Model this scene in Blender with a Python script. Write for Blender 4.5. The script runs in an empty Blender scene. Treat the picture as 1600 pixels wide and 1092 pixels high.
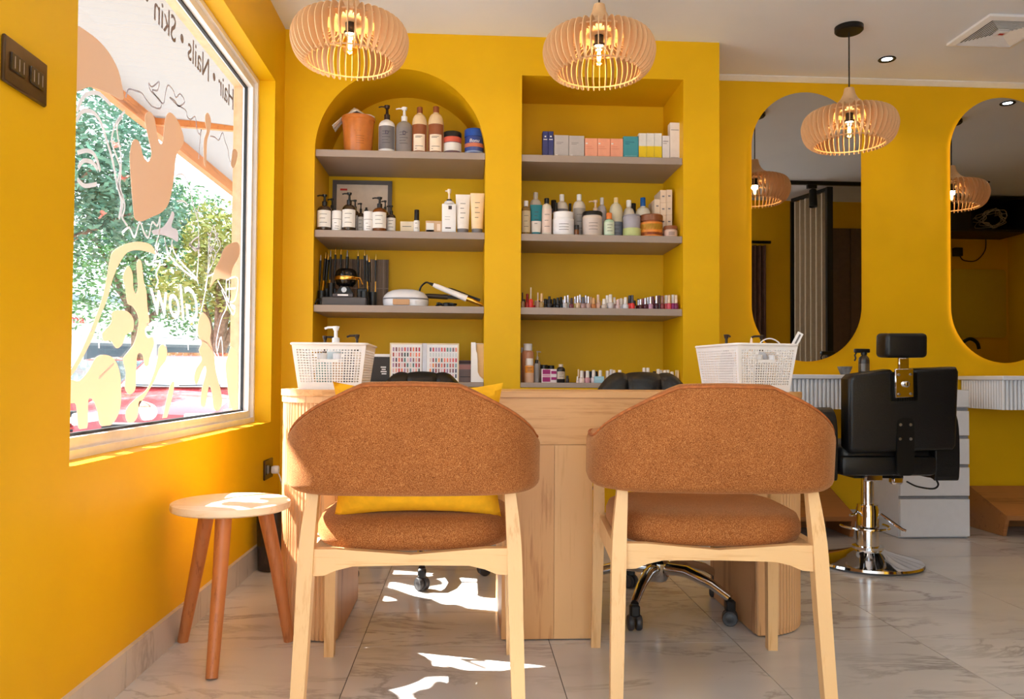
import bpy, bmesh, math, random
from mathutils import Vector, Matrix
random.seed(7)
S = bpy.context.scene
COL = S.collection
PI = math.pi

# ------------------------------------------------------------------ camera, world, sun, exposure
CAM_F, YAW, PITCH, ROLL, SHY, CAM_H = 1254.03, .0568, .0241, .0065, 14.868, .82
FW = Vector((math.sin(YAW)*math.cos(PITCH), math.cos(YAW)*math.cos(PITCH), math.sin(PITCH)))
RT0 = Vector((math.cos(YAW), -math.sin(YAW), 0))
UP0 = RT0.cross(FW)
RT = math.cos(ROLL)*RT0 + math.sin(ROLL)*UP0
UP = -math.sin(ROLL)*RT0 + math.cos(ROLL)*UP0
CP = Vector((0, 0, CAM_H))
cd = bpy.data.cameras.new('camera')
cd.sensor_width = 36; cd.lens = CAM_F/1600*36
cd.shift_y = SHY/1600
cd.clip_start = .05; cd.clip_end = 300
cam = bpy.data.objects.new('camera', cd)
mw = Matrix((RT, UP, -FW)).transposed().to_4x4(); mw.translation = CP
cam.matrix_world = mw
COL.objects.link(cam); S.camera = cam

w = bpy.data.worlds.new('sky'); S.world = w; w.use_nodes = True
bg = w.node_tree.nodes['Background']
bg.inputs['Color'].default_value = (.78, .90, 1, 1)
bg.inputs['Strength'].default_value = 2.6

sun = bpy.data.lights.new('sun', 'SUN'); sun.energy = 22; sun.angle = .009; sun.color = (1, .95, .88)
so = bpy.data.objects.new('sun', sun); COL.objects.link(so)
so.rotation_euler = Vector((.683, -.23, -.695)).to_track_quat('-Z', 'Y').to_euler()
so.location = (-8, 6, 9)

S.view_settings.view_transform = 'Standard'; S.view_settings.look = 'None'
S.view_settings.gamma = 1; S.view_settings.use_curve_mapping = False
S.view_settings.exposure = 0.64

def portal(loc, rot, sx, sy):
    l = bpy.data.lights.new('portal', 'AREA'); l.shape = 'RECTANGLE'; l.size = sx; l.size_y = sy
    l.cycles.is_portal = True
    o = bpy.data.objects.new('portal', l); o.location = loc; o.rotation_euler = rot; COL.objects.link(o)

# ------------------------------------------------------------------ pixel -> place
def ray(x, y): return RT*((x-800)/CAM_F) - UP*((y-546-SHY)/CAM_F) + FW
def onX(x, y, X): d = ray(x, y); return CP + d*(X/d.x)
def onY(x, y, Y): d = ray(x, y); return CP + d*(Y/d.y)
def onZ(x, y, Z): d = ray(x, y); return CP + d*((Z-CAM_H)/d.z)

# ------------------------------------------------------------------ materials
def lin(c):
    if isinstance(c, str): c = [int(c[i:i+2], 16) for i in (0, 2, 4)]
    r = []
    for k in c:
        k = k/255
        r.append(k/12.92 if k <= .04045 else ((k+.055)/1.055)**2.4)
    return (*r, 1)
MATS = {}
def newmat(name):
    m = bpy.data.materials.new(name); m.use_nodes = True
    nt = m.node_tree; b = nt.nodes['Principled BSDF']
    return m, nt, b
def coords(nt, scale=(1,1,1), kind='Object', rot=(0,0,0)):
    t = nt.nodes.new('ShaderNodeTexCoord'); mp = nt.nodes.new('ShaderNodeMapping')
    mp.inputs['Scale'].default_value = scale; mp.inputs['Rotation'].default_value = rot
    nt.links.new(t.outputs[kind], mp.inputs['Vector']); return mp.outputs[0]
def noise(nt, vec, scale, detail=3, rough=.55, dist=0):
    n = nt.nodes.new('ShaderNodeTexNoise'); n.inputs['Scale'].default_value = scale
    n.inputs['Detail'].default_value = detail; n.inputs['Roughness'].default_value = rough; n.inputs['Distortion'].default_value = dist
    nt.links.new(vec, n.inputs['Vector']); return n.outputs['Fac']
def ramp(nt, fac, stops):
    r = nt.nodes.new('ShaderNodeValToRGB'); e = r.color_ramp.elements
    while len(e) < len(stops): e.new(.5)
    for k, (p, c) in enumerate(stops): e[k].position = p; e[k].color = c
    nt.links.new(fac, r.inputs['Fac']); return r.outputs['Color']
def bump(nt, b, h, strength, dist=.01):
    n = nt.nodes.new('ShaderNodeBump'); n.inputs['Strength'].default_value = strength; n.inputs['Distance'].default_value = dist
    nt.links.new(h, n.inputs['Height']); nt.links.new(n.outputs[0], b.inputs['Normal'])
def mat(name, col=None, rough=.5, metal=0, var=.06, scale=25, spec=.5, bmp=0, bscale=60, sheen=0, trans=0, ior=1.45, coat=0, alpha=1, emit=None, estr=0, sub=0):
    if name in MATS: return MATS[name]
    m, nt, b = newmat(name); c = lin(col)
    b.inputs['Roughness'].default_value = rough; b.inputs['Metallic'].default_value = metal
    b.inputs['Specular IOR Level'].default_value = spec; b.inputs['IOR'].default_value = ior
    b.inputs['Transmission Weight'].default_value = trans; b.inputs['Coat Weight'].default_value = coat
    b.inputs['Alpha'].default_value = alpha
    if sheen:
        b.inputs['Sheen Weight'].default_value = sheen; b.inputs['Sheen Tint'].default_value = c; b.inputs['Sheen Roughness'].default_value = .5
    vec = coords(nt)
    if var:
        f = noise(nt, vec, scale)
        lo = tuple(max(0, k*(1-var*2)) for k in c[:3])+(1,); hi = tuple(min(1, k*(1+var*2)) for k in c[:3])+(1,)
        nt.links.new(ramp(nt, f, [(.3, lo), (.7, hi)]), b.inputs['Base Color'])
    else: b.inputs['Base Color'].default_value = c
    if bmp: bump(nt, b, noise(nt, vec, bscale), bmp, .004)
    if emit:
        b.inputs['Emission Color'].default_value = lin(emit); b.inputs['Emission Strength'].default_value = estr
    MATS[name] = m; return m
def wood(name, c1, c2, axis='z', rough=.5, fine=1.0, contrast=1.0, c3=None):
    if name in MATS: return MATS[name]
    m, nt, b = newmat(name)
    sc = {'x': (1.2, 14, 14), 'y': (14, 1.2, 14), 'z': (14, 14, 1.2)}[axis]
    v = coords(nt, tuple(k*fine for k in sc))
    n1 = noise(nt, v, 2.2, 5, .6, .6)
    sc2 = {'x': (3, 130, 130), 'y': (130, 3, 130), 'z': (130, 130, 3)}[axis]
    n2 = noise(nt, coords(nt, tuple(k*fine for k in sc2)), 1.6, 2)
    mx = nt.nodes.new('ShaderNodeMath'); mx.operation = 'MULTIPLY_ADD'; mx.inputs[1].default_value = .35
    nt.links.new(n2, mx.inputs[0]); nt.links.new(n1, mx.inputs[2])
    st = [(.45, lin(c2)), (.62, lin(c1)), (.80, lin(c1))] if not c3 else [(.36, lin(c3)), (.5, lin(c2)), (.66, lin(c1)), (.85, lin(c1))]
    nt.links.new(ramp(nt, mx.outputs[0], st), b.inputs['Base Color'])
    b.inputs['Roughness'].default_value = rough
    bump(nt, b, n2, .12, .002)
    MATS[name] = m; return m
def emis(name, col, strength):
    if name in MATS: return MATS[name]
    m = bpy.data.materials.new(name); m.use_nodes = True; nt = m.node_tree
    for n in list(nt.nodes): nt.nodes.remove(n)
    e = nt.nodes.new('ShaderNodeEmission'); o = nt.nodes.new('ShaderNodeOutputMaterial')
    e.inputs[0].default_value = lin(col); e.inputs[1].default_value = strength
    nt.links.new(e.outputs[0], o.inputs[0]); MATS[name] = m; return m
def thin_glass(name, tint=(250, 252, 252), refl=.035, rough=0):
    if name in MATS: return MATS[name]
    m = bpy.data.materials.new(name); m.use_nodes = True; nt = m.node_tree
    for n in list(nt.nodes): nt.nodes.remove(n)
    t = nt.nodes.new('ShaderNodeBsdfTransparent'); g = nt.nodes.new('ShaderNodeBsdfGlossy'); mx = nt.nodes.new('ShaderNodeMixShader')
    mx.inputs[0].default_value = refl
    o = nt.nodes.new('ShaderNodeOutputMaterial'); g.inputs['Roughness'].default_value = rough
    t.inputs[0].default_value = lin(tint)
    nt.links.new(t.outputs[0], mx.inputs[1]); nt.links.new(g.outputs[0], mx.inputs[2]); nt.links.new(mx.outputs[0], o.inputs[0])
    MATS[name] = m; return m
def vinyl(name, col, through=.5, clear=.12):
    if name in MATS: return MATS[name]
    m = bpy.data.materials.new(name); m.use_nodes = True; nt = m.node_tree
    for n in list(nt.nodes): nt.nodes.remove(n)
    d = nt.nodes.new('ShaderNodeBsdfDiffuse'); t = nt.nodes.new('ShaderNodeBsdfTranslucent'); c = nt.nodes.new('ShaderNodeBsdfTransparent')
    a = nt.nodes.new('ShaderNodeMixShader'); b = nt.nodes.new('ShaderNodeMixShader'); o = nt.nodes.new('ShaderNodeOutputMaterial')
    for n in (d, t): n.inputs['Color'].default_value = lin(col)
    a.inputs[0].default_value = through; b.inputs[0].default_value = clear
    nt.links.new(d.outputs[0], a.inputs[1]); nt.links.new(t.outputs[0], a.inputs[2]); nt.links.new(a.outputs[0], b.inputs[1]); nt.links.new(c.outputs[0], b.inputs[2]); nt.links.new(b.outputs[0], o.inputs[0])
    MATS[name] = m; return m

YELLOW = mat('yellow_wall_paint', (233, 182, 12), .48, spec=.25, var=.02, scale=3, bmp=.05, bscale=90)
CEIL = mat('ceiling_paint', (236, 240, 250), .7, var=.01, scale=2)
WHITE = mat('white_paint', (240, 240, 240), .45, var=.01)
ALU = mat('white_aluminium', (235, 233, 236), .35, var=.02)
BLACKP = mat('black_plastic', (22, 22, 24), .38, var=.05)
BLACKM = mat('black_metal', (18, 18, 18), .4, metal=.3, var=.05)
CHROME = mat('chrome', (225, 225, 228), .07, metal=1, var=0)
STEEL = mat('brushed_steel', (170, 170, 172), .3, metal=1, var=.05)
GOLD = mat('gold_metal', (222, 176, 84), .22, metal=1, var=.03)
LEATHER = mat('black_leather', (18, 18, 20), .36, var=.1, scale=60, bmp=.25, bscale=140)
OAK = wood('oak_front', (222, 168, 112), (196, 136, 82), 'z', .45, 1, c3=(160, 104, 60))
OAKX = wood('oak_apron', (224, 172, 116), (204, 146, 90), 'x', .45, 1, c3=(172, 112, 64))
ASH = wood('ash_chair', (232, 188, 134), (214, 162, 106), 'z', .45, 1.5)
ASHX = wood('ash_chair_rail', (232, 188, 134), (214, 162, 106), 'x', .45, 1.5)
SLATW = wood('slat_wood', (222, 174, 126), (158, 108, 68), 'z', .5, 1.6)
STOOLW = wood('stool_leg_wood', (188, 116, 66), (152, 86, 44), 'z', .42, 1.4)
STOOLT = wood('stool_seat_wood', (240, 224, 200), (226, 198, 160), 'x', .4, 1)
LAMPW = wood('lamp_wood', (222, 180, 134), (200, 154, 108), 'z', .55, 2)
SHELFM = mat('taupe_laminate', (164, 148, 138), .45, var=.02, scale=4)
WHITEP = mat('white_plastic', (244, 242, 244), .35, var=.01)

# ------------------------------------------------------------------ mesh helpers
class MB:
    def __init__(s): s.v = []; s.f = []; s.sm = []
    def add(s, vs, fs, smooth=False):
        o = len(s.v); s.v += [tuple(v) for v in vs]; s.f += [tuple(i+o for i in f) for f in fs]; s.sm += [smooth]*len(fs); return s
    def box(s, x0, x1, y0, y1, z0, z1, M=None):
        vs = [Vector((x, y, z)) for x in (x0, x1) for y in (y0, y1) for z in (z0, z1)]
        if M: vs = [M @ v for v in vs]
        return s.add(vs, [(0,1,3,2), (4,6,7,5), (0,4,5,1), (2,3,7,6), (0,2,6,4), (1,5,7,3)])
    def rbox(s, x0, x1, y0, y1, z0, z1, r=.01, seg=2, M=None):
        bm = bmesh.new(); bmesh.ops.create_cube(bm, size=1)
        for v in bm.verts: v.co = Vector(((x0+x1)/2+v.co.x*(x1-x0), (y0+y1)/2+v.co.y*(y1-y0), (z0+z1)/2+v.co.z*(z1-z0)))
        bmesh.ops.bevel(bm, geom=bm.edges[:], offset=r, segments=seg, affect='EDGES', profile=.5)
        bm.verts.index_update()
        s.add([(M @ v.co if M else v.co.copy()) for v in bm.verts], [[v.index for v in f.verts] for f in bm.faces], True); bm.free(); return s
    def lathe(s, prof, n=24, cx=0, cy=0, z0=0, M=None, ph=0, sx=1, sy=1):
        vs = []; fs = []; rows = []
        for r, z in prof:
            if r < 1e-6: rows.append([len(vs)]); vs.append(Vector((cx, cy, z0+z)))
            else:
                rows.append(list(range(len(vs), len(vs)+n)))
                for k in range(n): a = ph+2*PI*k/n; vs.append(Vector((cx+r*sx*math.cos(a), cy+r*sy*math.sin(a), z0+z)))
        for a, b in zip(rows, rows[1:]):
            if len(a) == 1 and len(b) == 1: continue
            for k in range(n):
                k2 = (k+1) % n
                if len(a) == 1: fs.append((a[0], b[k], b[k2]))
                elif len(b) == 1: fs.append((a[k], a[k2], b[0]))
                else: fs.append((a[k], a[k2], b[k2], b[k]))
        if M: vs = [M @ v for v in vs]
        return s.add(vs, fs, True)
    def tube(s, pts, r, n=8, closed=False, cap=True):
        pts = [Vector(p) for p in pts]; N = len(pts); vs = []; fs = []
        rs = r if isinstance(r, (list, tuple)) else [r]*N
        up = None
        for i, p in enumerate(pts):
            if closed: t = pts[(i+1) % N]-pts[i-1]
            else: t = pts[min(i+1, N-1)]-pts[max(i-1, 0)]
            t.normalize()
            if up is None: up = Vector((0, 0, 1)) if abs(t.z) < .9 else Vector((1, 0, 0))
            a = t.cross(up).normalized(); b = a.cross(t).normalized(); up = b
            for k in range(n): q = 2*PI*k/n; vs.append(p+(a*math.cos(q)+b*math.sin(q))*rs[i])
        for i in range(N if closed else N-1):
            j = (i+1) % N
            for k in range(n): k2 = (k+1) % n; fs.append((i*n+k, i*n+k2, j*n+k2, j*n+k))
        if cap and not closed: fs.append(tuple(range(n))); fs.append(tuple((N-1)*n+k for k in range(n)))
        return s.add(vs, fs, True)
    def prism(s, poly, axis, a, b, smooth=False):
        def P(u, v, w):
            return {'z': (u, v, w), 'y': (u, w, v), 'x': (w, u, v)}[axis]
        n = len(poly)
        vs = [P(u, v, a) for u, v in poly]+[P(u, v, b) for u, v in poly]
        fs = [tuple(range(n)), tuple(range(2*n-1, n-1, -1))]+[(k, (k+1) % n, n+(k+1) % n, n+k) for k in range(n)]
        return s.add(vs, fs, smooth)
    def bar(s, p, q, w, h=None, w2=None, h2=None, ref=None, roll=0):
        p, q = Vector(p), Vector(q); h = h or w; w2 = w2 or w; h2 = h2 or (h if w2 == w else w2); t = (q-p).normalized()
        ref = Vector(ref) if ref else (Vector((0, 0, 1)) if abs(t.z) < .9 else Vector((1, 0, 0)))
        a = (ref - t*ref.dot(t)).normalized(); b = t.cross(a)
        vs = []
        for c, ww, hh in ((p, w, h), (q, w2, h2)):
            for sa, sb in ((-1,-1), (1,-1), (1,1), (-1,1)): vs.append(c+a*sa*ww/2+b*sb*hh/2)
        return s.add(vs, [(0,1,2,3), (7,6,5,4), (0,4,5,1), (1,5,6,2), (2,6,7,3), (3,7,4,0)])
    def loft(s, secs):
        # four-sided leg through sections (x, y, z, width, depth)
        rows = [[(x-w/2, y-d/2, z), (x+w/2, y-d/2, z), (x+w/2, y+d/2, z), (x-w/2, y+d/2, z)] for x, y, z, w, d in secs]
        return s.grid(rows, closed_v=True, caps=True)
    def grid(s, rows, closed_u=False, closed_v=False, smooth=True, caps=False):
        nu, nv = len(rows), len(rows[0]); vs = [p for r in rows for p in r]; fs = []
        for i in range(nu if closed_u else nu-1):
            for j in range(nv if closed_v else nv-1):
                i2, j2 = (i+1) % nu, (j+1) % nv
                fs.append((i*nv+j, i*nv+j2, i2*nv+j2, i2*nv+j))
        if caps: fs.append(tuple(range(nv))); fs.append(tuple((nu-1)*nv+k for k in range(nv)))
        return s.add(vs, fs, smooth)
    def mesh(s, name, m, recalc=True, angle=38):
        me = bpy.data.meshes.new(name); me.from_pydata(s.v, [], s.f)
        me.polygons.foreach_set('use_smooth', s.sm)
        if recalc:
            bm = bmesh.new(); bm.from_mesh(me); bmesh.ops.recalc_face_normals(bm, faces=bm.faces[:]); bm.to_mesh(me); bm.free()
        if any(s.sm): me.set_sharp_from_angle(angle=math.radians(angle))
        if m: me.materials.append(m)
        me.update(); return me

def link(name, me, parent=None, loc=(0,0,0), rot=(0,0,0)):
    o = bpy.data.objects.new(name, me); COL.objects.link(o); o.location = loc; o.rotation_euler = rot
    if parent: o.parent = parent
    return o
def obj(name, mb, m, parent=None, loc=(0,0,0), rot=(0,0,0), **k):
    return link(name, mb.mesh(name, m, **k), parent, loc, rot)
def tag(o, label=None, cat=None, group=None, kind=None):
    if label: o['label'] = label
    if cat: o['category'] = cat
    if group: o['group'] = group
    if kind: o['kind'] = kind
    return o
def thing(name, label, cat, loc=(0,0,0), rz=0, group=None):
    o = bpy.data.objects.new(name, None); COL.objects.link(o); o.empty_display_size = .05
    o.location = loc; o.rotation_euler = (0, 0, rz); return tag(o, label, cat, group)
def single(name, mb, m, label, cat, loc=(0,0,0), rz=0, group=None, rot=None):
    return tag(obj(name, mb, m, None, loc, rot or (0, 0, rz)), label, cat, group)
def struct(name, mb, m, parent=None, **k):
    o = obj(name, mb, m, parent, **k)
    if not parent: o['kind'] = 'structure'
    return o
def copy_tree(o, parent=None):
    c = o.copy(); COL.objects.link(c); c.parent = parent
    for ch in list(o.children): copy_tree(ch, c)
    return c
def text_mesh(body, size, m, depth=.0006, align='CENTER', shear=0, xs=1):
    cu = bpy.data.curves.new('lettering', 'FONT'); cu.body = body; cu.size = size; cu.extrude = depth
    cu.align_x = align; cu.align_y = 'CENTER'; cu.shear = shear; cu.resolution_u = 3
    t = bpy.data.objects.new('lettering', cu); COL.objects.link(t)
    bpy.context.view_layer.update()
    me = bpy.data.meshes.new_from_object(t.evaluated_get(bpy.context.evaluated_depsgraph_get()))
    bpy.data.objects.remove(t); bpy.data.curves.remove(cu)
    me.materials.clear(); me.materials.append(m)
    if xs != 1:
        for v in me.vertices: v.co.x *= xs
    return me

def letters(name, me, label, cat, loc, rot):
    # one thing, one child mesh per letter
    t = bpy.data.objects.new(name, None); COL.objects.link(t); t.location = loc; t.rotation_euler = rot; t.empty_display_size = .05; tag(t, label, cat)
    n = len(me.vertices); par = list(range(n))
    def find(a):
        while par[a] != a: par[a] = par[par[a]]; a = par[a]
        return a
    for e in me.edges: par[find(e.vertices[0])] = find(e.vertices[1])
    gr = {}
    for k in range(n): gr.setdefault(find(k), []).append(k)
    isl = sorted([[min(me.vertices[k].co.x for k in g), max(me.vertices[k].co.x for k in g), g] for g in gr.values()])
    out = []
    for a, b, g in isl:
        if out and a < out[-1][1]-.15*(b-a): out[-1][1] = max(b, out[-1][1]); out[-1][2] = out[-1][2]+g
        else: out.append([a, b, list(g)])
    own = {}
    for i, (_, _, g) in enumerate(out):
        for k in g: own[k] = i
    for i, (_, _, g) in enumerate(out):
        idx = {k: q for q, k in enumerate(g)}
        m = bpy.data.meshes.new('letter'); m.from_pydata([tuple(me.vertices[k].co) for k in g], [], [[idx[v] for v in p.vertices] for p in me.polygons if own[p.vertices[0]] == i])
        m.materials.append(me.materials[0]); link('letter', m, t)
    bpy.data.meshes.remove(me); return t
# ------------------------------------------------------------------ room shell
XL, D, H, DR, XE, BD = -.900, 3.963, 2.528, 4.413, 1.268, 4.374
N1A, N1B, N2A, N2B = -.7507, .0863, .2666, 1.083
SPRING = 1.930; RAD = (N1B-N1A)/2; N2TOP = 2.333; NBOT = .775
XR, YB, YF, XF = 5.22, -1.5, 1.30, 2.35      # right wall, rear wall, partition wall, its corner

# floor: a bed of grout with marble tiles on it
struct('floor', MB().box(-.92, XR, YB, 4.45, -.06, -.0025), mat('grout', (92, 84, 80), .8))
FLOOR = bpy.data.objects['floor']
def marble(name, base, vein, rough, spread=1.0):
    m, nt, b = newmat(name)
    oi = nt.nodes.new('ShaderNodeObjectInfo'); tc = nt.nodes.new('ShaderNodeTexCoord')
    add = nt.nodes.new('ShaderNodeVectorMath'); add.operation = 'MULTIPLY_ADD'
    cmb = nt.nodes.new('ShaderNodeCombineXYZ')
    for k in range(3): nt.links.new(oi.outputs['Random'], cmb.inputs[k])
    add.inputs[1].default_value = (37, 23, 11)
    nt.links.new(cmb.outputs[0], add.inputs[0]); nt.links.new(tc.outputs['Object'], add.inputs[2])
    mp = nt.nodes.new('ShaderNodeMapping'); mp.inputs['Rotation'].default_value = (0, 0, .5); mp.inputs['Scale'].default_value = (1.0, 3.2, 1)
    nt.links.new(add.outputs[0], mp.inputs['Vector'])
    n = noise(nt, mp.outputs[0], 1.5, 7, .62, .5)
    col = ramp(nt, n, [(.0, lin(base)), (.465, lin(base)), (.497, lin(vein)), (.525, lin(base))])
    n2 = noise(nt, mp.outputs[0], 1.1, 3, .5, .8)
    lo = ramp(nt, n2, [(.3, (.86, .86, .87, 1)), (.65, (1, 1, 1, 1))])
    n3 = noise(nt, add.outputs[0], 1.6, 2)
    msk = ramp(nt, n3, [(.42, (0, 0, 0, 1)), (.62, (1, 1, 1, 1))])
    mixv = nt.nodes.new('ShaderNodeMix'); mixv.data_type = 'RGBA'
    nt.links.new(msk, mixv.inputs[0]); mixv.inputs[6].default_value = lin(base); nt.links.new(col, mixv.inputs[7])
    mul = nt.nodes.new('ShaderNodeMix'); mul.data_type = 'RGBA'; mul.blend_type = 'MULTIPLY'; mul.inputs[0].default_value = 1
    nt.links.new(mixv.outputs[2], mul.inputs[6]); nt.links.new(lo, mul.inputs[7])
    nt.links.new(mul.outputs[2], b.inputs['Base Color'])
    b.inputs['Roughness'].default_value = rough; MATS[name] = m; return m
MARBLE = marble('marble_tile', (208, 204, 202), (166, 160, 156), .16)
MARBLE2 = marble('marble_skirting', (206, 198, 194), (160, 150, 146), .3)
TW, TL = .5817, 1.163
GX0 = -.317-2*TW; GY0 = 2.487-4*TL
meshes = {}
for i in range(12):
    for j in range(7):
        x0, x1 = max(GX0+i*TW, XL-.01), min(GX0+(i+1)*TW, XR); y0, y1 = max(GY0+j*TL, YB), min(GY0+(j+1)*TL, 4.42)
        if x1-x0 < .02 or y1-y0 < .02: continue
        key = (round(x1-x0, 3), round(y1-y0, 3)); g = .0012
        if key not in meshes:
            meshes[key] = MB().box(-(x1-x0)/2+g, (x1-x0)/2-g, -(y1-y0)/2+g, (y1-y0)/2-g, -.0025, 0).mesh('floor_tile', MARBLE)
        link('floor_tile', meshes[key], FLOOR, ((x0+x1)/2, (y0+y1)/2, 0))

# ceiling
struct('ceiling', MB().box(-1.06, XR+.1, YB-.1, 4.5, H, H+.08), CEIL)
# left wall with the picture window and, behind the camera, a glazed opening added for daylight
WY0, WY1, WZ0, WZ1 = 1.885, 3.77, .612, 2.2
DY0, DY1, DZ1 = -1.25, 1.0, 2.3
m = MB()
for (a, b_, c, d) in ((YB, DY0, 0, H), (DY0, DY1, DZ1, H), (DY1, WY0, 0, H), (WY0, WY1, 0, WZ0), (WY0, WY1, WZ1, H), (WY1, 4.45, 0, H)):
    m.box(-1.06, XL, a, b_, c, d)
struct('wall_left', m, YELLOW)
# niche wall
m = MB()
m.box(XL, N1A, D, BD, 0, H); m.box(N1B, N2A, D, BD, 0, H); m.box(N2B, XE, D, DR, 0, H)
m.box(N2A, N2B, D, BD, N2TOP, H); m.box(N1A, N1B, D, BD, 0, NBOT); m.box(N2A, N2B, D, BD, 0, NBOT)
cx = (N1A+N1B)/2; NA = 48
arc = [(cx-RAD*math.cos(PI*k/NA), SPRING+RAD*math.sin(PI*k/NA)) for k in range(NA+1)]
rows = []
for (ax, az) in arc: rows.append([(ax, D, H), (ax, D, az), (ax, BD, az)])
m.grid(rows, smooth=True)
m.box(XL, XE, BD, BD+.03, 0, H)
struct('wall_back', m, YELLOW)
# recessed wall on the right behind the mirrors
struct('wall_recess', MB().box(XE, XR, DR, DR+.05, 0, H), YELLOW)
struct('trim_1', MB().prism([(DR, H), (DR, H-.022), (DR-.008, H-.022), (DR-.04, H-.005), (DR-.04, H)], 'x', XE, XR), WHITE)
struct('wall_right', MB().box(XR, XR+.05, YF, 4.45, 0, H), YELLOW)
struct('wall_partition', MB().box(XF, XR+.05, YF-.1, YF, 0, H).box(XF, XF+.1, YB, YF-.1, 0, H), YELLOW)
# unseen framed opening behind the camera, added to let in frontal daylight
SX0, SX1, SZ0, SZ1 = -.75, 1.5, .1, 2.42
m = MB()
m.box(-1.06, SX0, YB-.1, YB, 0, H); m.box(SX1, XF+.1, YB-.1, YB, 0, H); m.box(SX0, SX1, YB-.1, YB, 0, SZ0); m.box(SX0, SX1, YB-.1, YB, SZ1, H)
struct('wall_rear', m, YELLOW)
w2 = struct('window_added', MB().box(SX0, SX1, YB-.07, YB-.03, SZ0, SZ0+.05).box(SX0, SX1, YB-.07, YB-.03, SZ1-.05, SZ1).box(SX0, SX0+.05, YB-.07, YB-.03, SZ0+.05, SZ1-.05).box(SX1-.05, SX1, YB-.07, YB-.03, SZ0+.05, SZ1-.05).box(.35, .40, YB-.07, YB-.03, SZ0+.05, SZ1-.05), ALU)
PANE = thin_glass('window_glass')
for a, b_ in ((SX0+.05, .35), (.40, SX1-.05)): obj('pane', MB().box(a, b_, YB-.052, YB-.048, SZ0+.05, SZ1-.05), PANE, w2)
d1 = struct('door_added', MB().box(-1.0, -.95, DY0, DY0+.06, 0, DZ1).box(-1.0, -.95, DY1-.06, DY1, 0, DZ1).box(-1.0, -.95, -.15, -.09, 0, DZ1-.06).box(-1.0, -.95, DY0+.06, DY1-.06, DZ1-.06, DZ1), ALU)  # unseen glazed door, added to send daylight in from the left
for a, b_ in ((DY0+.06, -.15), (-.09, DY1-.06)): obj('pane', MB().box(-.977, -.973, a, b_, .002, DZ1-.06), PANE, d1)
portal(((SX0+SX1)/2, YB+.02, (SZ0+SZ1)/2), (PI/2, 0, 0), SX1-SX0, SZ1-SZ0)
portal((-.88, (DY0+DY1)/2, DZ1/2), (0, -PI/2, 0), DZ1, DY1-DY0)
portal((-.89, (WY0+WY1)/2, (WZ0+WZ1)/2), (0, -PI/2, 0), WZ1-WZ0, WY1-WY0)

# skirting
def skirting(name, x0, x1, y0, y1, along):
    p = struct(name, MB().box(x0, x1, y0, y1, 0, .092), mat('skirting_bed', (150, 140, 134), .8))
    a0, a1 = (y0, y1) if along == 'y' else (x0, x1); n = max(1, round((a1-a0)/.5817)); st = (a1-a0)/n; g = .0012
    for k in range(n):
        u0, u1 = a0+k*st+g, a0+(k+1)*st-g
        bx = (x0, x1+.004, u0, u1) if along == 'y' else (u0, u1, y0-.004, y1)
        obj('skirting_tile', MB().box(*bx, .0005, .097), MARBLE2, p)
skirting('baseboard_left', XL, XL+.010, 1.0, D-.006, 'y')
skirting('baseboard_back', XL+.016, XE, D-.010, D, 'x')
skirting('baseboard_recess', XE, XR, DR-.010, DR, 'x')

# ------------------------------------------------------------------ the picture window
def ring(m, x0, x1, y0, y1, z0, z1, t):
    m.box(x0, x1, y0, y1, z0, z0+t); m.box(x0, x1, y0, y1, z1-t, z1); m.box(x0, x1, y0, y0+t, z0+t, z1-t); m.box(x0, x1, y1-t, y1, z0+t, z1-t); return m
GX = -1.022
win = struct('window_1', ring(MB(), -.996, -.974, WY0, WY1, WZ0, WZ1, .022), ALU)
obj('sash', ring(MB(), -1.034, -.988, WY0+.022, WY1-.022, WZ0+.022, WZ1-.022, .030), ALU, win)
obj('gasket', ring(MB(), -1.0235, -1.012, WY0+.052, WY1-.052, WZ0+.052, WZ1-.052, .008), mat('black_rubber', (40, 42, 46), .6), win)
obj('pane', MB().box(GX-.002, GX+.002, WY0+.055, WY1-.055, WZ0+.055, WZ1-.055), PANE, win)
obj('outer_frame', ring(MB(), -1.075, -1.036, WY0+.0, WY1-.0, WZ0+.0, WZ1-.0, .05), mat('peach_timber', (232, 176, 136), .5), win)
# sticky vinyl shapes on the inside of the pane, traced on the glass
DX = GX+.003
PEACH = vinyl('peach_vinyl', (246, 220, 200), .24, .05); CREAM = vinyl('cream_vinyl', (244, 222, 190), .3, .1); WVIN = vinyl('white_vinyl', (244, 242, 246), .35, .05)
def cA(p): return (100+p[0]/3.413, 380+p[1]/3.413)
def cB(p): return (100+p[0]/3.64, 100+p[1]/3.64)
def inwin(v): return min(max(v.y, WY0+.066), WY1-.066), min(max(v.z, WZ0+.066), WZ1-.066)
def smoothpoly(pts, k=5, closed=True):
    out = []; n = len(pts)
    rng = range(n) if closed else range(n-1)
    for i in rng:
        if closed: a, b, c, d = pts[i-1], pts[i], pts[(i+1) % n], pts[(i+2) % n]
        else: a, b, c, d = pts[max(i-1, 0)], pts[i], pts[i+1], pts[min(i+2, n-1)]
        for q in range(k):
            t = q/k
            out.append(tuple(.5*((2*b[j])+(-a[j]+c[j])*t+(2*a[j]-5*b[j]+4*c[j]-d[j])*t*t+(-a[j]+3*b[j]-3*c[j]+d[j])*t**3) for j in range(len(b))))
    if not closed: out.append(tuple(pts[-1]))
    return out
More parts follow.
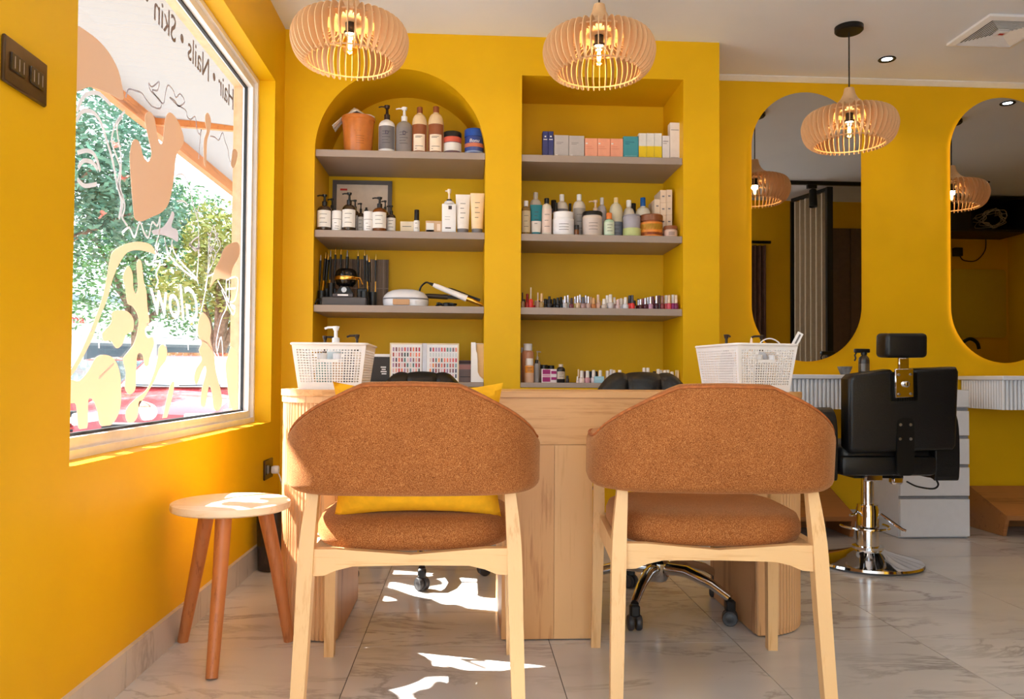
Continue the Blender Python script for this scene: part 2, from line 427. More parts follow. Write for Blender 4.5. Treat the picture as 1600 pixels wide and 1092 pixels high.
decals = [
 ('peach open hand decal high on the window pane', cB, PEACH, [(465,285),(490,272),(515,310),(530,400),(545,450),(562,440),(575,320),(600,275),(640,310),(675,390),(680,450),(640,520),(625,650),(600,780),(560,840),(500,870),(440,895),(405,880),(395,830),(380,650),(375,520),(390,440),(415,430),(435,460),(450,520),(475,555),(490,540),(497,500),(475,400),(462,330)]),
 ('tan rounded decal in the upper corner of the pane', lambda p: p, PEACH, [(112,40),(140,52),(165,75),(183,105),(191,135),(192,156),(170,146),(140,136),(114,142),(108,90)]),
 ('slim tan drip decal under the word hair', cB, PEACH, [(805,288),(822,280),(837,330),(825,400),(814,440),(808,575),(797,560),(795,460),(800,420),(812,380),(803,330)]),
 ('tiny tan drop decal by the window frame', cB, PEACH, [(960,490),(975,485),(987,510),(978,560),(965,590),(950,575),(955,530)]),
 ('long peach sweeping ribbon decal on the left of the pane', cA, PEACH, [(265,40),(330,5),(400,-8),(465,10),(490,60),(470,52),(400,36),(340,48),(300,100),(260,190),(235,285),(190,400),(150,510),(100,610),(42,705),(30,690),(85,590),(130,490),(170,390),(205,290),(230,180),(245,90)]),
 ('large peach dripping blob decal in the lower left of the pane', cA, PEACH, [(30,735),(80,735),(130,680),(170,610),(220,595),(270,620),(300,700),(305,800),(300,880),(270,950),(225,985),(190,960),(175,880),(150,830),(130,840),(128,960),(115,1000),(95,1005),(75,970),(65,860),(30,845)]),
 ('peach branching drip decal in the middle of the pane', cA, PEACH, [(340,120),(365,160),(370,240),(385,270),(395,220),(388,120),(400,85),(415,110),(425,200),(440,260),(445,340),(455,420),(432,460),(445,505),(470,500),(480,540),(460,600),(450,650),(430,650),(420,595),(392,595),(385,700),(380,780),(350,805),(325,770),(330,690),(315,620),(340,580),(370,540),(390,480),(398,400),(370,340),(340,320),(330,250),(315,180)]),
 ('peach cloud shaped decal beside the branching drip', cA, PEACH, [(260,365),(330,360),(368,400),(368,465),(330,490),(310,540),(280,560),(250,520),(215,520),(205,480),(240,440),(255,410)]),
 ('peach curved drip decal running to the lower edge of the pane', cA, PEACH, [(525,540),(548,560),(545,620),(510,670),(480,740),(430,820),(400,870),(390,930),(355,965),(330,930),(335,880),(380,830),(440,780),(480,690),(500,610),(505,560)]),
 ('thin peach drip decal in the lower middle of the pane', cA, PEACH, [(590,745),(575,830),(560,890),(545,940),(525,940),(538,880),(555,800),(572,745)]),
 ('peach forked drip decal in the lower right of the pane', cA, PEACH, [(735,370),(770,400),(785,460),(780,520),(800,590),(810,680),(835,780),(843,850),(825,892),(800,880),(790,800),(775,760),(762,820),(750,870),(730,860),(735,780),(758,690),(752,655),(735,685),(708,755),(695,720),(705,670),(735,620),(720,570),(735,530),(715,490),(715,430)]),
 ('peach wing shaped decal near the right edge of the pane', cA, PEACH, [(860,20),(925,-5),(935,60),(900,130),(880,190),(815,190),(780,235),(800,150),(830,90)]),
 ('cream drip decal in the lower right corner of the pane', cA, CREAM, [(893,550),(920,600),(928,700),(915,850),(900,885),(885,850),(872,760),(862,650),(878,590)]),
 ('white splash decal at the lower edge of the pane', cA, WVIN, [(400,845),(440,845),(490,870),(495,915),(455,950),(418,940),(402,900)]),
 ('pale grey bone shaped decal in the middle of the pane', cB, vinyl('grey_vinyl', (226, 220, 224), .5, .05), [(505,945),(560,930),(598,880),(615,838),(628,860),(612,925),(645,945),(648,1010),(615,992),(560,972),(512,970)]),
]
for lab, fn, mt, pts in decals:
    pp = []
    for q in smoothpoly(pts, 4):
        v = onX(*fn(q), DX); pp.append(inwin(v))
    m = MB().prism(pp, 'x', DX-.0008, DX)
    single('window_decal', m, mt, lab, 'decal', group='vinyl shapes on the window')
strokes = [
 ('grey scribbled curls decal across the top of the pane', cB, 'g', [[(350,190),(365,145),(400,150),(440,165),(465,200),(500,240),(545,252),(550,215),(520,180),(490,150),(480,110),(500,130),(540,100),(530,150),(500,150),(560,225),(575,170),(590,120),(620,150),(635,190),(660,170),(685,215),(650,240),(630,210),(600,190),(640,230),(690,262),(700,300),(720,315),(745,300),(755,370),(770,400),(780,370),(770,460),(765,540)],[(830,410),(855,415),(880,432),(900,390),(915,440),(930,480),(935,520),(945,560)]], 5),
 ('white looping line decal on the left of the pane', cB, 'w', [[(72,270),(95,210),(130,172),(190,165),(240,205),(262,230)],[(70,325),(100,272),(150,268),(190,300),(215,350),(240,430),(268,520),(285,600),(300,680),(325,780),(312,880)],[(75,505),(130,492),(175,520),(205,610)],[(75,655),(110,690),(150,690),(185,682)],[(80,590),(110,550),(160,560),(190,600)]], 11),
 ('white double line decal beside the peach open hand', cB, 'w', [[(345,270),(310,310),(285,360),(270,440),(295,520),(318,590),(305,680),(335,780),(325,860),(360,920)],[(330,300),(300,360),(322,520),(322,620),(318,700),(345,800),(330,870)],[(330,960),(370,930),(400,985),(430,900),(455,960),(480,985),(500,900),(530,920),(545,870),(540,960),(520,1040),(540,1092)]], 7),
 ('white sketched face line decal right of the open hand', cB, 'w', [[(630,640),(660,625),(690,645),(715,720),(740,820),(762,900),(765,1000),(768,1092)],[(640,780),(680,780),(705,805)],[(570,985),(590,1092)],[(615,1000),(600,1092)],[(750,700),(770,780),(755,850)],[(710,1030),(760,985),(765,1050),(710,1030)],[(720,910),(740,930),(725,960)]], 6),
 ('white spiky starburst line decal near the right edge of the pane', cB, 'w', [[(850,915),(835,970),(820,1092)],[(850,915),(870,980),(890,1030),(855,1092)],[(815,960),(850,1000),(875,960),(840,1060),(820,1000),(850,950),(880,1040)]], 5),
 ('white long curved line decal above the lettering', cA, 'w', [[(540,0),(560,60),(600,110),(650,155),(705,195)],[(575,0),(590,55),(640,120),(700,180),(715,215)],[(716,0),(715,90),(708,185)],[(668,0),(700,40),(715,10)],[(505,0),(480,90),(515,100),(490,160),(500,200),(488,240)],[(430,90),(450,115),(480,95),(500,30)]], 7),
 ('white fan of straight lines decal near the right edge of the pane', cA, 'w', [[(770,0),(768,120),(760,220),(730,365)],[(790,0),(770,140),(750,250)],[(800,100),(775,20),(810,60),(765,170),(800,160)],[(820,200),(860,270),(885,320)],[(840,250),(868,330),(840,400),(820,480),(812,560),(845,655)],[(815,590),(838,500),(850,660)],[(700,520),(760,530),(820,620),(850,665)]], 6),
 ('white outlined box letter decal by the window frame', cA, 'w', [[(865,195),(925,185),(912,300),(868,302),(865,195)],[(882,200),(880,300)],[(866,245),(915,240)],[(870,320),(900,380),(912,340),(885,330),(912,355)]], 8),
 ('white thin pointer line decal under the lettering', cA, 'w', [[(440,430),(490,445),(515,500),(545,560)],[(190,440),(185,560)],[(660,440),(662,570)],[(185,720),(265,640)],[(40,470),(100,485),(150,460)],[(420,845),(460,870),(400,870)],[(850,900),(880,890),(895,915)]], 6),
]
GVIN = vinyl('grey_line_vinyl', (206, 200, 206), .4, 0)
for lab, fn, c, lines, wd in strokes:
    m = MB(); wd = wd*.00105
    for ln in lines:
        P = [inwin(onX(*fn(q), DX)) for q in smoothpoly(ln, 4, False)]
        vs = []; n = len(P)
        for i, (y, z) in enumerate(P):
            a, b_ = P[max(i-1, 0)], P[min(i+1, n-1)]; t = Vector((b_[0]-a[0], b_[1]-a[1]))
            t = t.normalized() if t.length > 1e-6 else Vector((1, 0)); nn = Vector((-t.y, t.x))*wd*.5
            for dx in (-.0012, -.0005):
                vs.append((DX+dx+.0015, y+nn.x, z+nn.y)); vs.append((DX+dx+.0015, y-nn.x, z-nn.y))
        fs = []
        for i in range(n-1):
            a, b_ = i*4, i*4+4
            fs += [(a, a+1, b_+1, b_), (a+2, b_+2, b_+3, a+3), (a, b_, b_+2, a+2), (a+1, a+3, b_+3, b_+1)]
        m.add(vs, fs)
    single('window_line_decal', m, WVIN if c == 'w' else GVIN, lab, 'decal', group='vinyl line drawings on the window')
# lettering that reads from the street: runs towards -Y, up +Z
RW = Matrix(((0, 0, -1), (-1, 0, 0), (0, 1, 0))).to_euler()
p1, p2 = onX(366, 145, DX), onX(226, 3, DX)
tm = text_mesh('Hair • Nails • Skin •', .105, vinyl('grey_letter_vinyl', (164, 152, 154), .25, 0), align='LEFT')
xw = max(v.co.x for v in tm.vertices); 
for v in tm.vertices: v.co.x *= (p1.y-p2.y)/xw; v.co.y *= 1.25
letters('window_lettering', tm, 'grey mirrored lettering listing hair, nails and skin along the top of the pane', 'lettering', (DX-.0008, p1.y, p1.z-.04), RW)
p1, p2 = onX(313, 478, DX), onX(234, 468, DX)
tm = text_mesh('Glow', .2, WVIN, align='LEFT', shear=.25)
xw = max(v.co.x for v in tm.vertices); zz = [v.co.y for v in tm.vertices]; hh = abs(onX(290, 450, DX).z-onX(290, 505, DX).z)
for v in tm.vertices: v.co.x *= (p1.y-p2.y)/xw; v.co.y *= hh/(max(zz)-min(zz))
letters('window_lettering', tm, 'white mirrored script lettering reading Glow on the pane', 'lettering', (DX-.0008, p1.y, (p1.z+p2.z)/2), RW)

# ------------------------------------------------------------------ street outside
GZ = -.3
struct('ground_street', MB().box(-60, -1.075, -12, 70, GZ-.1, GZ), mat('asphalt', (150, 148, 146), .9, var=.08, scale=.6))
single('kerb', MB().rbox(-2.75, -2.6, -10, 21, GZ, GZ+.12, .015), mat('concrete', (190, 186, 180), .9), 'long concrete kerb along the street outside the window', 'kerb')
# corrugated awning
aw = thing('awning', 'white corrugated porch awning with a timber edge beam outside the window', 'awning', (-1.09, 0, 2.62))
rows = []
for k in range(460):
    y = -2.5+k*.0255; dz = .008*math.cos(k*PI/2)
    rows.append([(0, y, dz), (-.64, y, .07+dz), (-1.27, y, .14+dz)])
obj('corrugated_sheet', MB().grid(rows, smooth=False), vinyl('awning_sheet', (144, 140, 141), .10, 0), aw)
obj('edge_beam', MB().box(-1.30, -1.24, -2.5, 9.2, .03, .13), wood('awning_timber', (186, 112, 58), (140, 78, 38), 'y', .6, .5), aw)
for k in range(5): obj('rafter', MB().bar((0, -2+k*2.7, .03), (-1.24, -2+k*2.7, .1), .05, .04), MATS['awning_timber'], aw)

LEAFM = [mat('leaf_green', (96, 134, 84), .55, var=.25, scale=2.2), mat('leaf_blue_green', (88, 124, 100), .55, var=.25, scale=2.2), mat('leaf_olive', (140, 144, 76), .55, var=.25, scale=2.2)]
BARK = mat('bark', (120, 96, 80), .9, var=.2, scale=12, bmp=.4)
def tree(label, base, hgt, blobs, n, lm, lean=0, seed=1, flowers=0):
    rnd = random.Random(seed); t = thing('street_tree', label, 'tree', base, 0, 'trees across the street')
    top = Vector((lean, 0, hgt))
    m = MB(); path = [Vector((0, 0, 0)), Vector((lean*.15, .05, hgt*.3)), Vector((lean*.5, 0, hgt*.65)), top]
    m.tube(path, [.22, .17, .12, .05], 8)
    for bl in blobs:
        c = Vector(bl[:3]); s0 = Vector((lean*.3, 0, hgt*.42)); mid = (s0+c)/2+Vector((0, 0, .25)); m.tube([s0, mid, c], [.1, .06, .02], 6)
    obj('trunk', m, BARK, t)
    vs = []; fs = []; 
    for bl in blobs:
        c = Vector(bl[:3]); R = bl[3]
        for k in range(int(n*R)):
            d = Vector((rnd.gauss(0, 1), rnd.gauss(0, 1), rnd.gauss(0, .75))); d.normalize(); p = c+d*R*(.35+.65*rnd.random()**.6)
            a = Vector((rnd.gauss(0, 1), rnd.gauss(0, 1), rnd.gauss(0, .5))).normalized(); b_ = a.orthogonal().normalized(); q = rnd.uniform(0, PI); b_ = (b_*math.cos(q)+a.cross(b_)*math.sin(q))
            l, w_ = rnd.uniform(.10, .22), rnd.uniform(.04, .08); o = len(vs)
            vs += [p-a*l/2, p+b_*w_/2, p+a*l/2, p-b_*w_/2]; fs.append((o, o+1, o+2, o+3))
    o = obj('foliage', MB().add(vs, fs), lm, t, recalc=False); o['kind'] = 'stuff'
    if flowers:
        vs = []; fs = []
        for k in range(flowers):
            bl = rnd.choice(blobs); c = Vector(bl[:3]); d = Vector((rnd.gauss(0, 1), -abs(rnd.gauss(0, 1)), rnd.gauss(-.4, .6))).normalized(); p = c+d*bl[3]*.98
            for q in range(5):
                a = Vector((rnd.gauss(0, 1), rnd.gauss(0, 1), rnd.gauss(0, 1))).normalized()*.12; b_ = a.orthogonal().normalized()*.06; o = len(vs)
                vs += [p, p+a*.5+b_, p+a, p+a*.5-b_]; fs.append((o, o+1, o+2, o+3))
        o = obj('blossom', MB().add(vs, fs), mat('coral_blossom', (226, 136, 116), .7), t, recalc=False); o['kind'] = 'stuff'
tree('large leafy street tree with coral blossom at the left of the window view', (-8.7, 15.2, GZ), 6.0, [(1.2,0,4.4,1.3),(2.1,-.6,4.9,1.2),(.3,.2,5.2,1.4),(1.4,.4,6.0,1.3),(2.6,0,4.2,.9)], 1500, LEAFM[1], .2, 3, 14)
tree('broad green street tree in the middle of the window view', (-8.2, 20.6, GZ), 5.4, [(-.7,0,3.4,1.5),(.6,0,4.0,1.4),(.0,.3,5.2,1.4),(1.4,0,3.1,1.1),(-1.3,.2,4.7,1.2),(1.2,.2,5.0,1.0)], 1500, LEAFM[0], -.2, 5)
tree('olive toned street tree with a leaning trunk near the right of the window view', (-5.45, 17.4, GZ), 3.4, [(.4,0,3.5,.95),(-.4,.2,3.1,.9),(.9,.2,2.8,.8),(.2,0,4.1,.8)], 1400, LEAFM[2], .5, 8)

def car(label, loc, rz, col, name):
    t = thing('car', label, 'car', loc, rz, 'cars parked outside')
    paint = mat(name, col, .22, var=.02, coat=1)
    glassm = mat('car_glass', (60, 64, 74), .05, spec=.8, var=.02); dark = mat('car_dark_trim', (34, 34, 38), .5)
    st = [(-2.1,.32,.55,.62),(-2.05,.26,.68,.74),(-1.85,.2,.78,.82),(-1.2,.2,.9,.85),(-.8,.2,.95,.86),(1.5,.2,.98,.86),(1.95,.24,.96,.8),(2.1,.3,.9,.7)]
    rows = []
    for y, z0, z1, hw in st:
        rows.append([(-hw*.9, y, z0), (-hw, y, z0+.12), (-hw, y, z1-.2), (-hw*.94, y, z1-.04), (-hw*.6, y, z1), (0, y, z1+.02), (hw*.6, y, z1), (hw*.94, y, z1-.04), (hw, y, z1-.2), (hw, y, z0+.12), (hw*.9, y, z0)])
    obj('body', MB().grid(rows, closed_v=True, caps=True), paint, t)
    st = [(-.85,.93,.95,.78,.76),(-.05,.93,1.40,.8,.60),(.5,.93,1.46,.8,.6),(1.2,.93,1.42,.8,.58),(1.8,.94,.98,.72,.66)]
    rows = []
    for y, z0, z1, a, b_ in st: rows.append([(-a, y, z0), (-(a+b_)/2*1.02, y, (z0+z1)/2), (-b_, y, z1-.03), (-b_*.8, y, z1), (b_*.8, y, z1), (b_, y, z1-.03), ((a+b_)/2*1.02, y, (z0+z1)/2), (a, y, z0)])
    obj('cabin', MB().grid(rows, closed_v=True, caps=True, smooth=False), paint, t)
    obj('windscreen', MB().add([(-.68,-.84,.985),(.68,-.84,.985),(.53,-.12,1.385),(-.53,-.12,1.385),(-.68,-.80,.975),(.68,-.80,.975),(.53,-.08,1.375),(-.53,-.08,1.375)], [(0,1,2,3),(4,7,6,5),(0,4,5,1),(1,5,6,2),(2,6,7,3),(3,7,4,0)]), mat('windscreen_glass', (214, 220, 228), .06, metal=.85, var=0), t)
    for s in (-1, 1):
        for y0, y1, y2, y3 in ((-.62, .40, .40, -.02), (.48, 1.5, 1.15, .48)):
            obj('side_window', MB().add([(s*.815,y0,.98),(s*.815,y1,.98),(s*.63,y2,1.37),(s*.63,y3,1.37),(s*.79,y0,.98),(s*.79,y1,.98),(s*.60,y2,1.37),(s*.60,y3,1.37)], [(0,1,2,3),(4,7,6,5),(0,4,5,1),(1,5,6,2),(2,6,7,3),(3,7,4,0)]), glassm, t)
        obj('headlight', MB().rbox(s*.60-.16, s*.60+.16, -2.07, -1.9, .56, .70, .03, 2), mat('headlight_glass', (236, 238, 242), .1, var=.02), t)
        obj('wing_mirror', MB().rbox(s*.93-.09, s*.93+.09, -.62, -.5, .96, 1.08, .03, 2), paint, t)
        for y in (-1.32, 1.32):
            Mx = Matrix.Translation((s*.80, y, .31)) @ Matrix.Rotation(PI/2, 4, 'Y')
            wh = obj('wheel', MB().lathe([(.0,-.09),(.28,-.09),(.31,-.06),(.31,.06),(.28,.09),(0,.09)], 24, M=Mx), mat('tyre', (36, 36, 38), .8), t)
            obj('rim', MB().lathe([(0,-.1),(.2,-.1),(.2,.1),(0,.1)], 20, M=Mx), STEEL, wh)
    obj('grille', MB().rbox(-.42, .42, -2.12, -2.0, .46, .60, .02, 1), dark, t)
    obj('lower_grille', MB().rbox(-.5, .5, -2.1, -1.95, .28, .40, .02, 1), dark, t)
    for s in (-1, 1): obj('wiper', MB().bar((s*.05, -.86, 1.0), (s*.55, -.82, 1.01), .015, .015), dark, t)
    obj('number_plate', MB().box(-.24, .24, -2.125, -2.115, .41, .50), WHITE, t)
    return t
car('maroon car facing the salon at the right of the window view', (-3.75, 11.3, GZ), .06, (150, 46, 56), 'maroon_car_paint')
car('bright red car further left in the window view', (-6.1, 14.4, GZ), .10, (196, 40, 44), 'red_car_paint')

bd = thing('shop_building', 'white low shop building with a pharmacy fascia sign across the street', 'building', (-13, 30, GZ))
bd.rotation_euler = (0, 0, .42)
BWALL = mat('render_white', (232, 230, 226), .9)
obj('wall', MB().box(-9, 14, 0, 8, 0, 3.4), BWALL, bd)
obj('fascia', MB().box(-6, 3.2, -.5, 0, 2.55, 3.75), WHITE, bd)
obj('roof_slab', MB().box(-9.3, 14.3, -.9, 8.3, 3.75, 3.95), mat('roof_grey', (150, 160, 172), .8), bd)
obj('canopy', MB().box(3.4, 14, -1.6, 0, 2.5, 2.75), mat('canopy_olive', (190, 186, 130), .8), bd)
for k in range(9):
    f = obj('window', MB().box(-8+k*2.4, -6.2+k*2.4, -.06, 0, .5, 2.3), mat('shop_window_frame', (120, 126, 130), .6), bd)
    obj('pane', MB().box(-7.9+k*2.4, -6.3+k*2.4, -.08, -.06, .6, 2.2), mat('shop_glass', (84, 96, 106), .1), f)
o = link('sign_lettering', text_mesh('Pharma', .42, mat('red_lettering', (214, 40, 40), .5), .02), bd, (-1.42, -.55, 3.1), (PI/2, 0, 0))
for k in range(4): obj('sign_stripe', MB().box(.1+k*.3, .3+k*.3, -.53, -.5, 2.95, 3.3), mat('teal_paint', (110, 186, 192), .5), bd)
# ------------------------------------------------------------------ brown armchairs
def fabric():
    m, nt, b = newmat('rust_chenille'); v = coords(nt)
    n1 = noise(nt, v, 520, 2, .65); n2 = noise(nt, v, 9, 3)
    a = ramp(nt, n1, [(.28, lin((104, 56, 24))), (.5, lin((158, 92, 44))), (.72, lin((212, 148, 92)))])
    c2 = ramp(nt, n2, [(.35, (.86, .84, .82, 1)), (.65, (1, 1, 1, 1))])
    mx = nt.nodes.new('ShaderNodeMix'); mx.data_type = 'RGBA'; mx.blend_type = 'MULTIPLY'; mx.inputs[0].default_value = 1
    nt.links.new(a, mx.inputs[6]); nt.links.new(c2, mx.inputs[7]); nt.links.new(mx.outputs[2], b.inputs['Base Color'])
    b.inputs['Roughness'].default_value = .9; b.inputs['Sheen Weight'].default_value = .5; b.inputs['Sheen Roughness'].default_value = .4
    b.inputs['Sheen Tint'].default_value = lin((240, 190, 140)); b.inputs['Specular IOR Level'].default_value = .2
    bump(nt, b, n1, .35, .003); return m
FAB = fabric(); PIPE = mat('rust_piping', (164, 92, 44), .8, var=.12, scale=80)
def upath(t):
    # plan of the curved back: t -1..1 from left arm end round the back to right arm end
    s = 1 if t >= 0 else -1; k = abs(t)*.70
    b, r, hw, yb = .135, .152, .287, -.285        # straight half, corner radius, half width, rear line
    ca = r*PI/2
    if k < b: return Vector((s*k, yb+.012*(k/b)**2, 0))
    if k < b+ca:
        a = (k-b)/r; return Vector((s*(b+r*math.sin(a)), yb+.012+r-r*math.cos(a), 0))
    q = k-b-ca; return Vector((s*(hw-.22*q*q), yb+.012+r+q, 0))
def make_chair(label, loc, rz):
    t = thing('armchair', label, 'chair', loc, rz, 'rust armchairs at the desk')
    N = 64; rows = []; outer = []; inner = []
    T = .052
    for i in range(N+1):
        tt = -1+2*i/N; p = upath(tt); d = (upath(min(tt+.01, 1))-upath(max(tt-.01, -1))).normalized(); n = Vector((d.y, -d.x, 0))
        k = abs(tt)
        sh = max(0, min(1, (k-.15)/.33)); sh = sh**1.2
        zt = .812-.122*sh-.016*k; zb = .538+.004*(1-k)
        rec = .030*(1-k*.7)
        endp = max(0, (k-.93)/.07); th = T*(math.sqrt(max(0.0, 1-endp**2))*.92+.08); r = th*.48
        zc = (zb+zt)/2; hh = (zt-zb)/2*(1-.06*endp)
        pts2 = []
        for cxs, czs, a0 in ((1, 1, 0), (-1, 1, PI/2), (-1, -1, PI), (1, -1, 3*PI/2)):
            for q in range(5):
                a = a0+q*PI/8; pts2.append((cxs*(th/2-r)+r*math.cos(a), czs*(hh-r)+r*math.sin(a)))
        row = []
        for u, v in pts2:
            f = (zc+v-zb)/(zt-zb)
            bulge = .008*math.sin(PI*max(0, min(1, f)))*(1 if u > 0 else .6)
            w_ = p + n*(u+(bulge if u > 0 else -bulge)) + Vector((0, -rec*f, 0)) + Vector((0, 0, zc+v)); row.append(w_)
        rows.append(row)
        outer.append(p+n*(th/2-.004)+Vector((0, -rec*.97, zt-.012))); inner.append(p-n*(th/2-.006)+Vector((0, -rec*.97, zt-.010)))
    sh_ = obj('back_shell', MB().grid(rows, closed_v=True, caps=True), FAB, t, angle=60)
    obj('piping', MB().tube([v+Vector((0, 0, .004)) for v in outer], .0042, 6), PIPE, sh_)
    obj('piping', MB().tube([v+Vector((0, 0, .004)) for v in inner], .0042, 6), PIPE, sh_)
    # seat
    rows = []
    for (z, s) in ((.400, .90), (.408, .97), (.425, 1.0), (.447, 1.0), (.468, .965), (.478, .88), (.483, .68), (.486, .4), (.487, .02)):
        r = []
        for k in range(48):
            a = 2*PI*k/48; c, sn = math.cos(a), math.sin(a); e = .62
            x = .252*s*math.copysign(abs(c)**e, c); y = .245*s*math.copysign(abs(sn)**e, sn)
            r.append((x*(1+.06*(y > 0)*y), y+.005, z))
        rows.append(r)
    seat = obj('seat', MB().grid(rows, closed_v=True, caps=True), FAB, t, angle=60)
    # legs
    for s in (-1, 1):
        back = smoothpoly([(s*.258, -.290, 0, .030, .034), (s*.251, -.256, .24, .034, .038), (s*.246, -.236, .42, .035, .039), (s*.236, -.216, .552, .026, .028)], 4, False)
        obj('leg', MB().loft(back), ASH, t)
        frontl = smoothpoly([(s*.268, .228, 0, .028, .032), (s*.264, .214, .22, .031, .034), (s*.262, .200, .40, .034, .036), (s*.267, .140, .60, .026, .028)], 4, False)
        obj('leg', MB().loft(frontl), ASH, t)
    def rail(L):
        top = [(-L, .412), (-L*.75, .412), (0, .398), (L*.75, .412), (L, .412)]
        bot = [(L, .348), (L*.86, .350), (L*.74, .362), (L*.58, .371), (0, .373), (-L*.58, .371), (-L*.74, .362), (-L*.86, .350), (-L, .348)]
        return top+bot
    obj('rear_rail', MB().prism(rail(.238), 'y', -.250, -.224), ASHX, t)
    obj('front_rail', MB().prism(rail(.245), 'y', .185, .208), ASHX, t)
    for s in (-1, 1): obj('side_rail', MB().box(s*.250-.011, s*.250+.011, -.225, .19, .352, .408), ASH, t)
    return t
make_chair('rust fabric armchair on the left holding the yellow cushion, pale wood legs', (-.128, 2.185, 0), 0)
make_chair('rust fabric armchair on the right with an empty seat, pale wood legs', (.650, 2.215, 0), -.085)

# cushion standing in the left chair
def cushion(w_, h_, d_):
    N = 22; m = MB(); top = []; bot = []
    for i in range(N+1):
        rt, rb = [], []
        for j in range(N+1):
            u, v = -1+2*i/N, -1+2*j/N
            pin = 1-.13*(1-u*u)*abs(v)**4; pin2 = 1-.09*(1-v*v)*abs(u)**4
            x = u*w_/2*(pin2); z = v*h_/2*(pin)
            th = d_/2*((1-u**4)*(1-v**4))**.5*(.75+.25*(1-u*u)*(1-v*v))
            rt.append((x, th, z)); rb.append((x, -th, z))
        top.append(rt); bot.append(rb)
    m.grid(top); m.grid(bot); return m
cu = thing('cushion', 'bright yellow cushion leaning against the back of the left armchair', 'cushion', (-.118, 2.02, .486))
body = obj('cover', cushion(.42, .345, .15), mat('yellow_cotton', (244, 178, 20), .85, var=.04, scale=40, bmp=.15, bscale=300, sheen=.3), cu, (0, 0, .152), (.12, 0, 0))

# ------------------------------------------------------------------ stool
t = thing('stool', 'low three-legged wooden stool with a pale round top beside the left wall', 'stool', (-.697, 2.45, 0))
obj('seat', MB().lathe([(0,.423),(.160,.423),(.170,.428),(.172,.437),(.170,.447),(.165,.450),(0,.450)], 48), STOOLT, t)
for (fx, fy) in ((-.682,2.236),(-.868,2.553),(-.542,2.546)):
    v = Vector((fx+.697, fy-2.45, 0)); d = v.normalized()
    obj('leg', MB().tube([v+Vector((0,0,.002)), d*.135+Vector((0,0,.26)), d*.098+Vector((0,0,.424))], [.0165, .021, .024], 12), STOOLW, t)

# ------------------------------------------------------------------ manicure desk
DKT = .780; DY_0, DY_1 = 2.525, 3.025; DXL, DXR = -.412, .950; RX = .205; RY = .25; DCY = (DY_0+DY_1)/2
dk = thing('manicure_desk', 'oval oak manicure desk with slatted rounded ends and a centre panel', 'desk', (0, 0, 0))
def stadium(e=0, n=20):
    p = []
    for k in range(n+1):
        a = PI/2+PI*k/n; p.append((DXL+(RX+e)*math.cos(a), DCY+(RY+e)*math.sin(a)))
    for k in range(n+1):
        a = -PI/2+PI*k/n; p.append((DXR+(RX+e)*math.cos(a), DCY+(RY+e)*math.sin(a)))
    return p
obj('top', MB().prism(stadium(.004), 'z', DKT-.020, DKT), OAKX, dk)
obj('apron', MB().box(DXL+.004, DXR-.004, DY_0+.002, DY_0+.022, .612, DKT-.0205), OAKX, dk)
obj('apron', MB().box(DXL+.004, DXR-.004, DY_1-.022, DY_1-.002, .66, DKT-.0205), OAKX, dk)
cp = obj('centre_support', MB().box(.116, .401, DY_0+.006, DY_1-.02, .004, .611), OAK, dk)
w1 = .164
obj('board', MB().box(.116, .116+w1-.0008, DY_0+.001, DY_0+.006, .004, .6105), OAK, cp)
obj('board', MB().box(.116+w1+.0008, .401, DY_0+.001, DY_0+.006, .004, .6105), wood('oak_board_pale', (232, 182, 126), (212, 156, 100), 'z', .45, .8), cp)
WALNUT = wood('knotty_panel', (190, 142, 100), (150, 104, 68), 'z', .5, .7, c3=(96, 62, 40))
for sx, X0 in ((-1, DXL), (1, DXR)):
    leg = obj('end_pedestal', MB().prism([(X0+sx*(RX-.024)*math.cos(a), DCY+(RY-.026)*math.sin(a)) for a in [-PI/2+PI*k/20 for k in range(21)]], 'z', .004, DKT-.0205), mat('pedestal_core', (120, 84, 56), .8), dk)
    xa, xb = (X0-.001, X0+.018) if sx < 0 else (X0-.018, X0+.001)
    obj('inner_panel', MB().box(xa, xb, DY_0+.026, DY_1-.005, .004, .611), WALNUT, leg)
    obj('edge_post', MB().rbox(min(X0-sx*.018, X0+sx*.012), max(X0-sx*.018, X0+sx*.012), DY_0+.001, DY_0+.026, .004, .6115, .004, 1), SLATW, leg)
    n = 42
    sm = None
    for k in range(n):
        a = -PI/2+PI*(k+.9)/(n+.6); x, y = X0+sx*(RX-.011)*math.cos(a), DCY+(RY-.011)*math.sin(a)
        if sm is None: sm = MB().lathe([(0,.004),(.0088,.004),(.0088,DKT-.041),(0,DKT-.041)], 8).mesh('slat', SLATW)
        link('slat', sm, leg, (x, y, 0), (0, 0, a))
    band = [(X0+sx*(RX+.001)*math.cos(a), DCY+(RY+.001)*math.sin(a)) for a in [-PI/2+PI*k/20 for k in range(21)]]
    obj('top_band', MB().prism(band, 'z', DKT-.041, DKT-.0203), SLATW, leg)

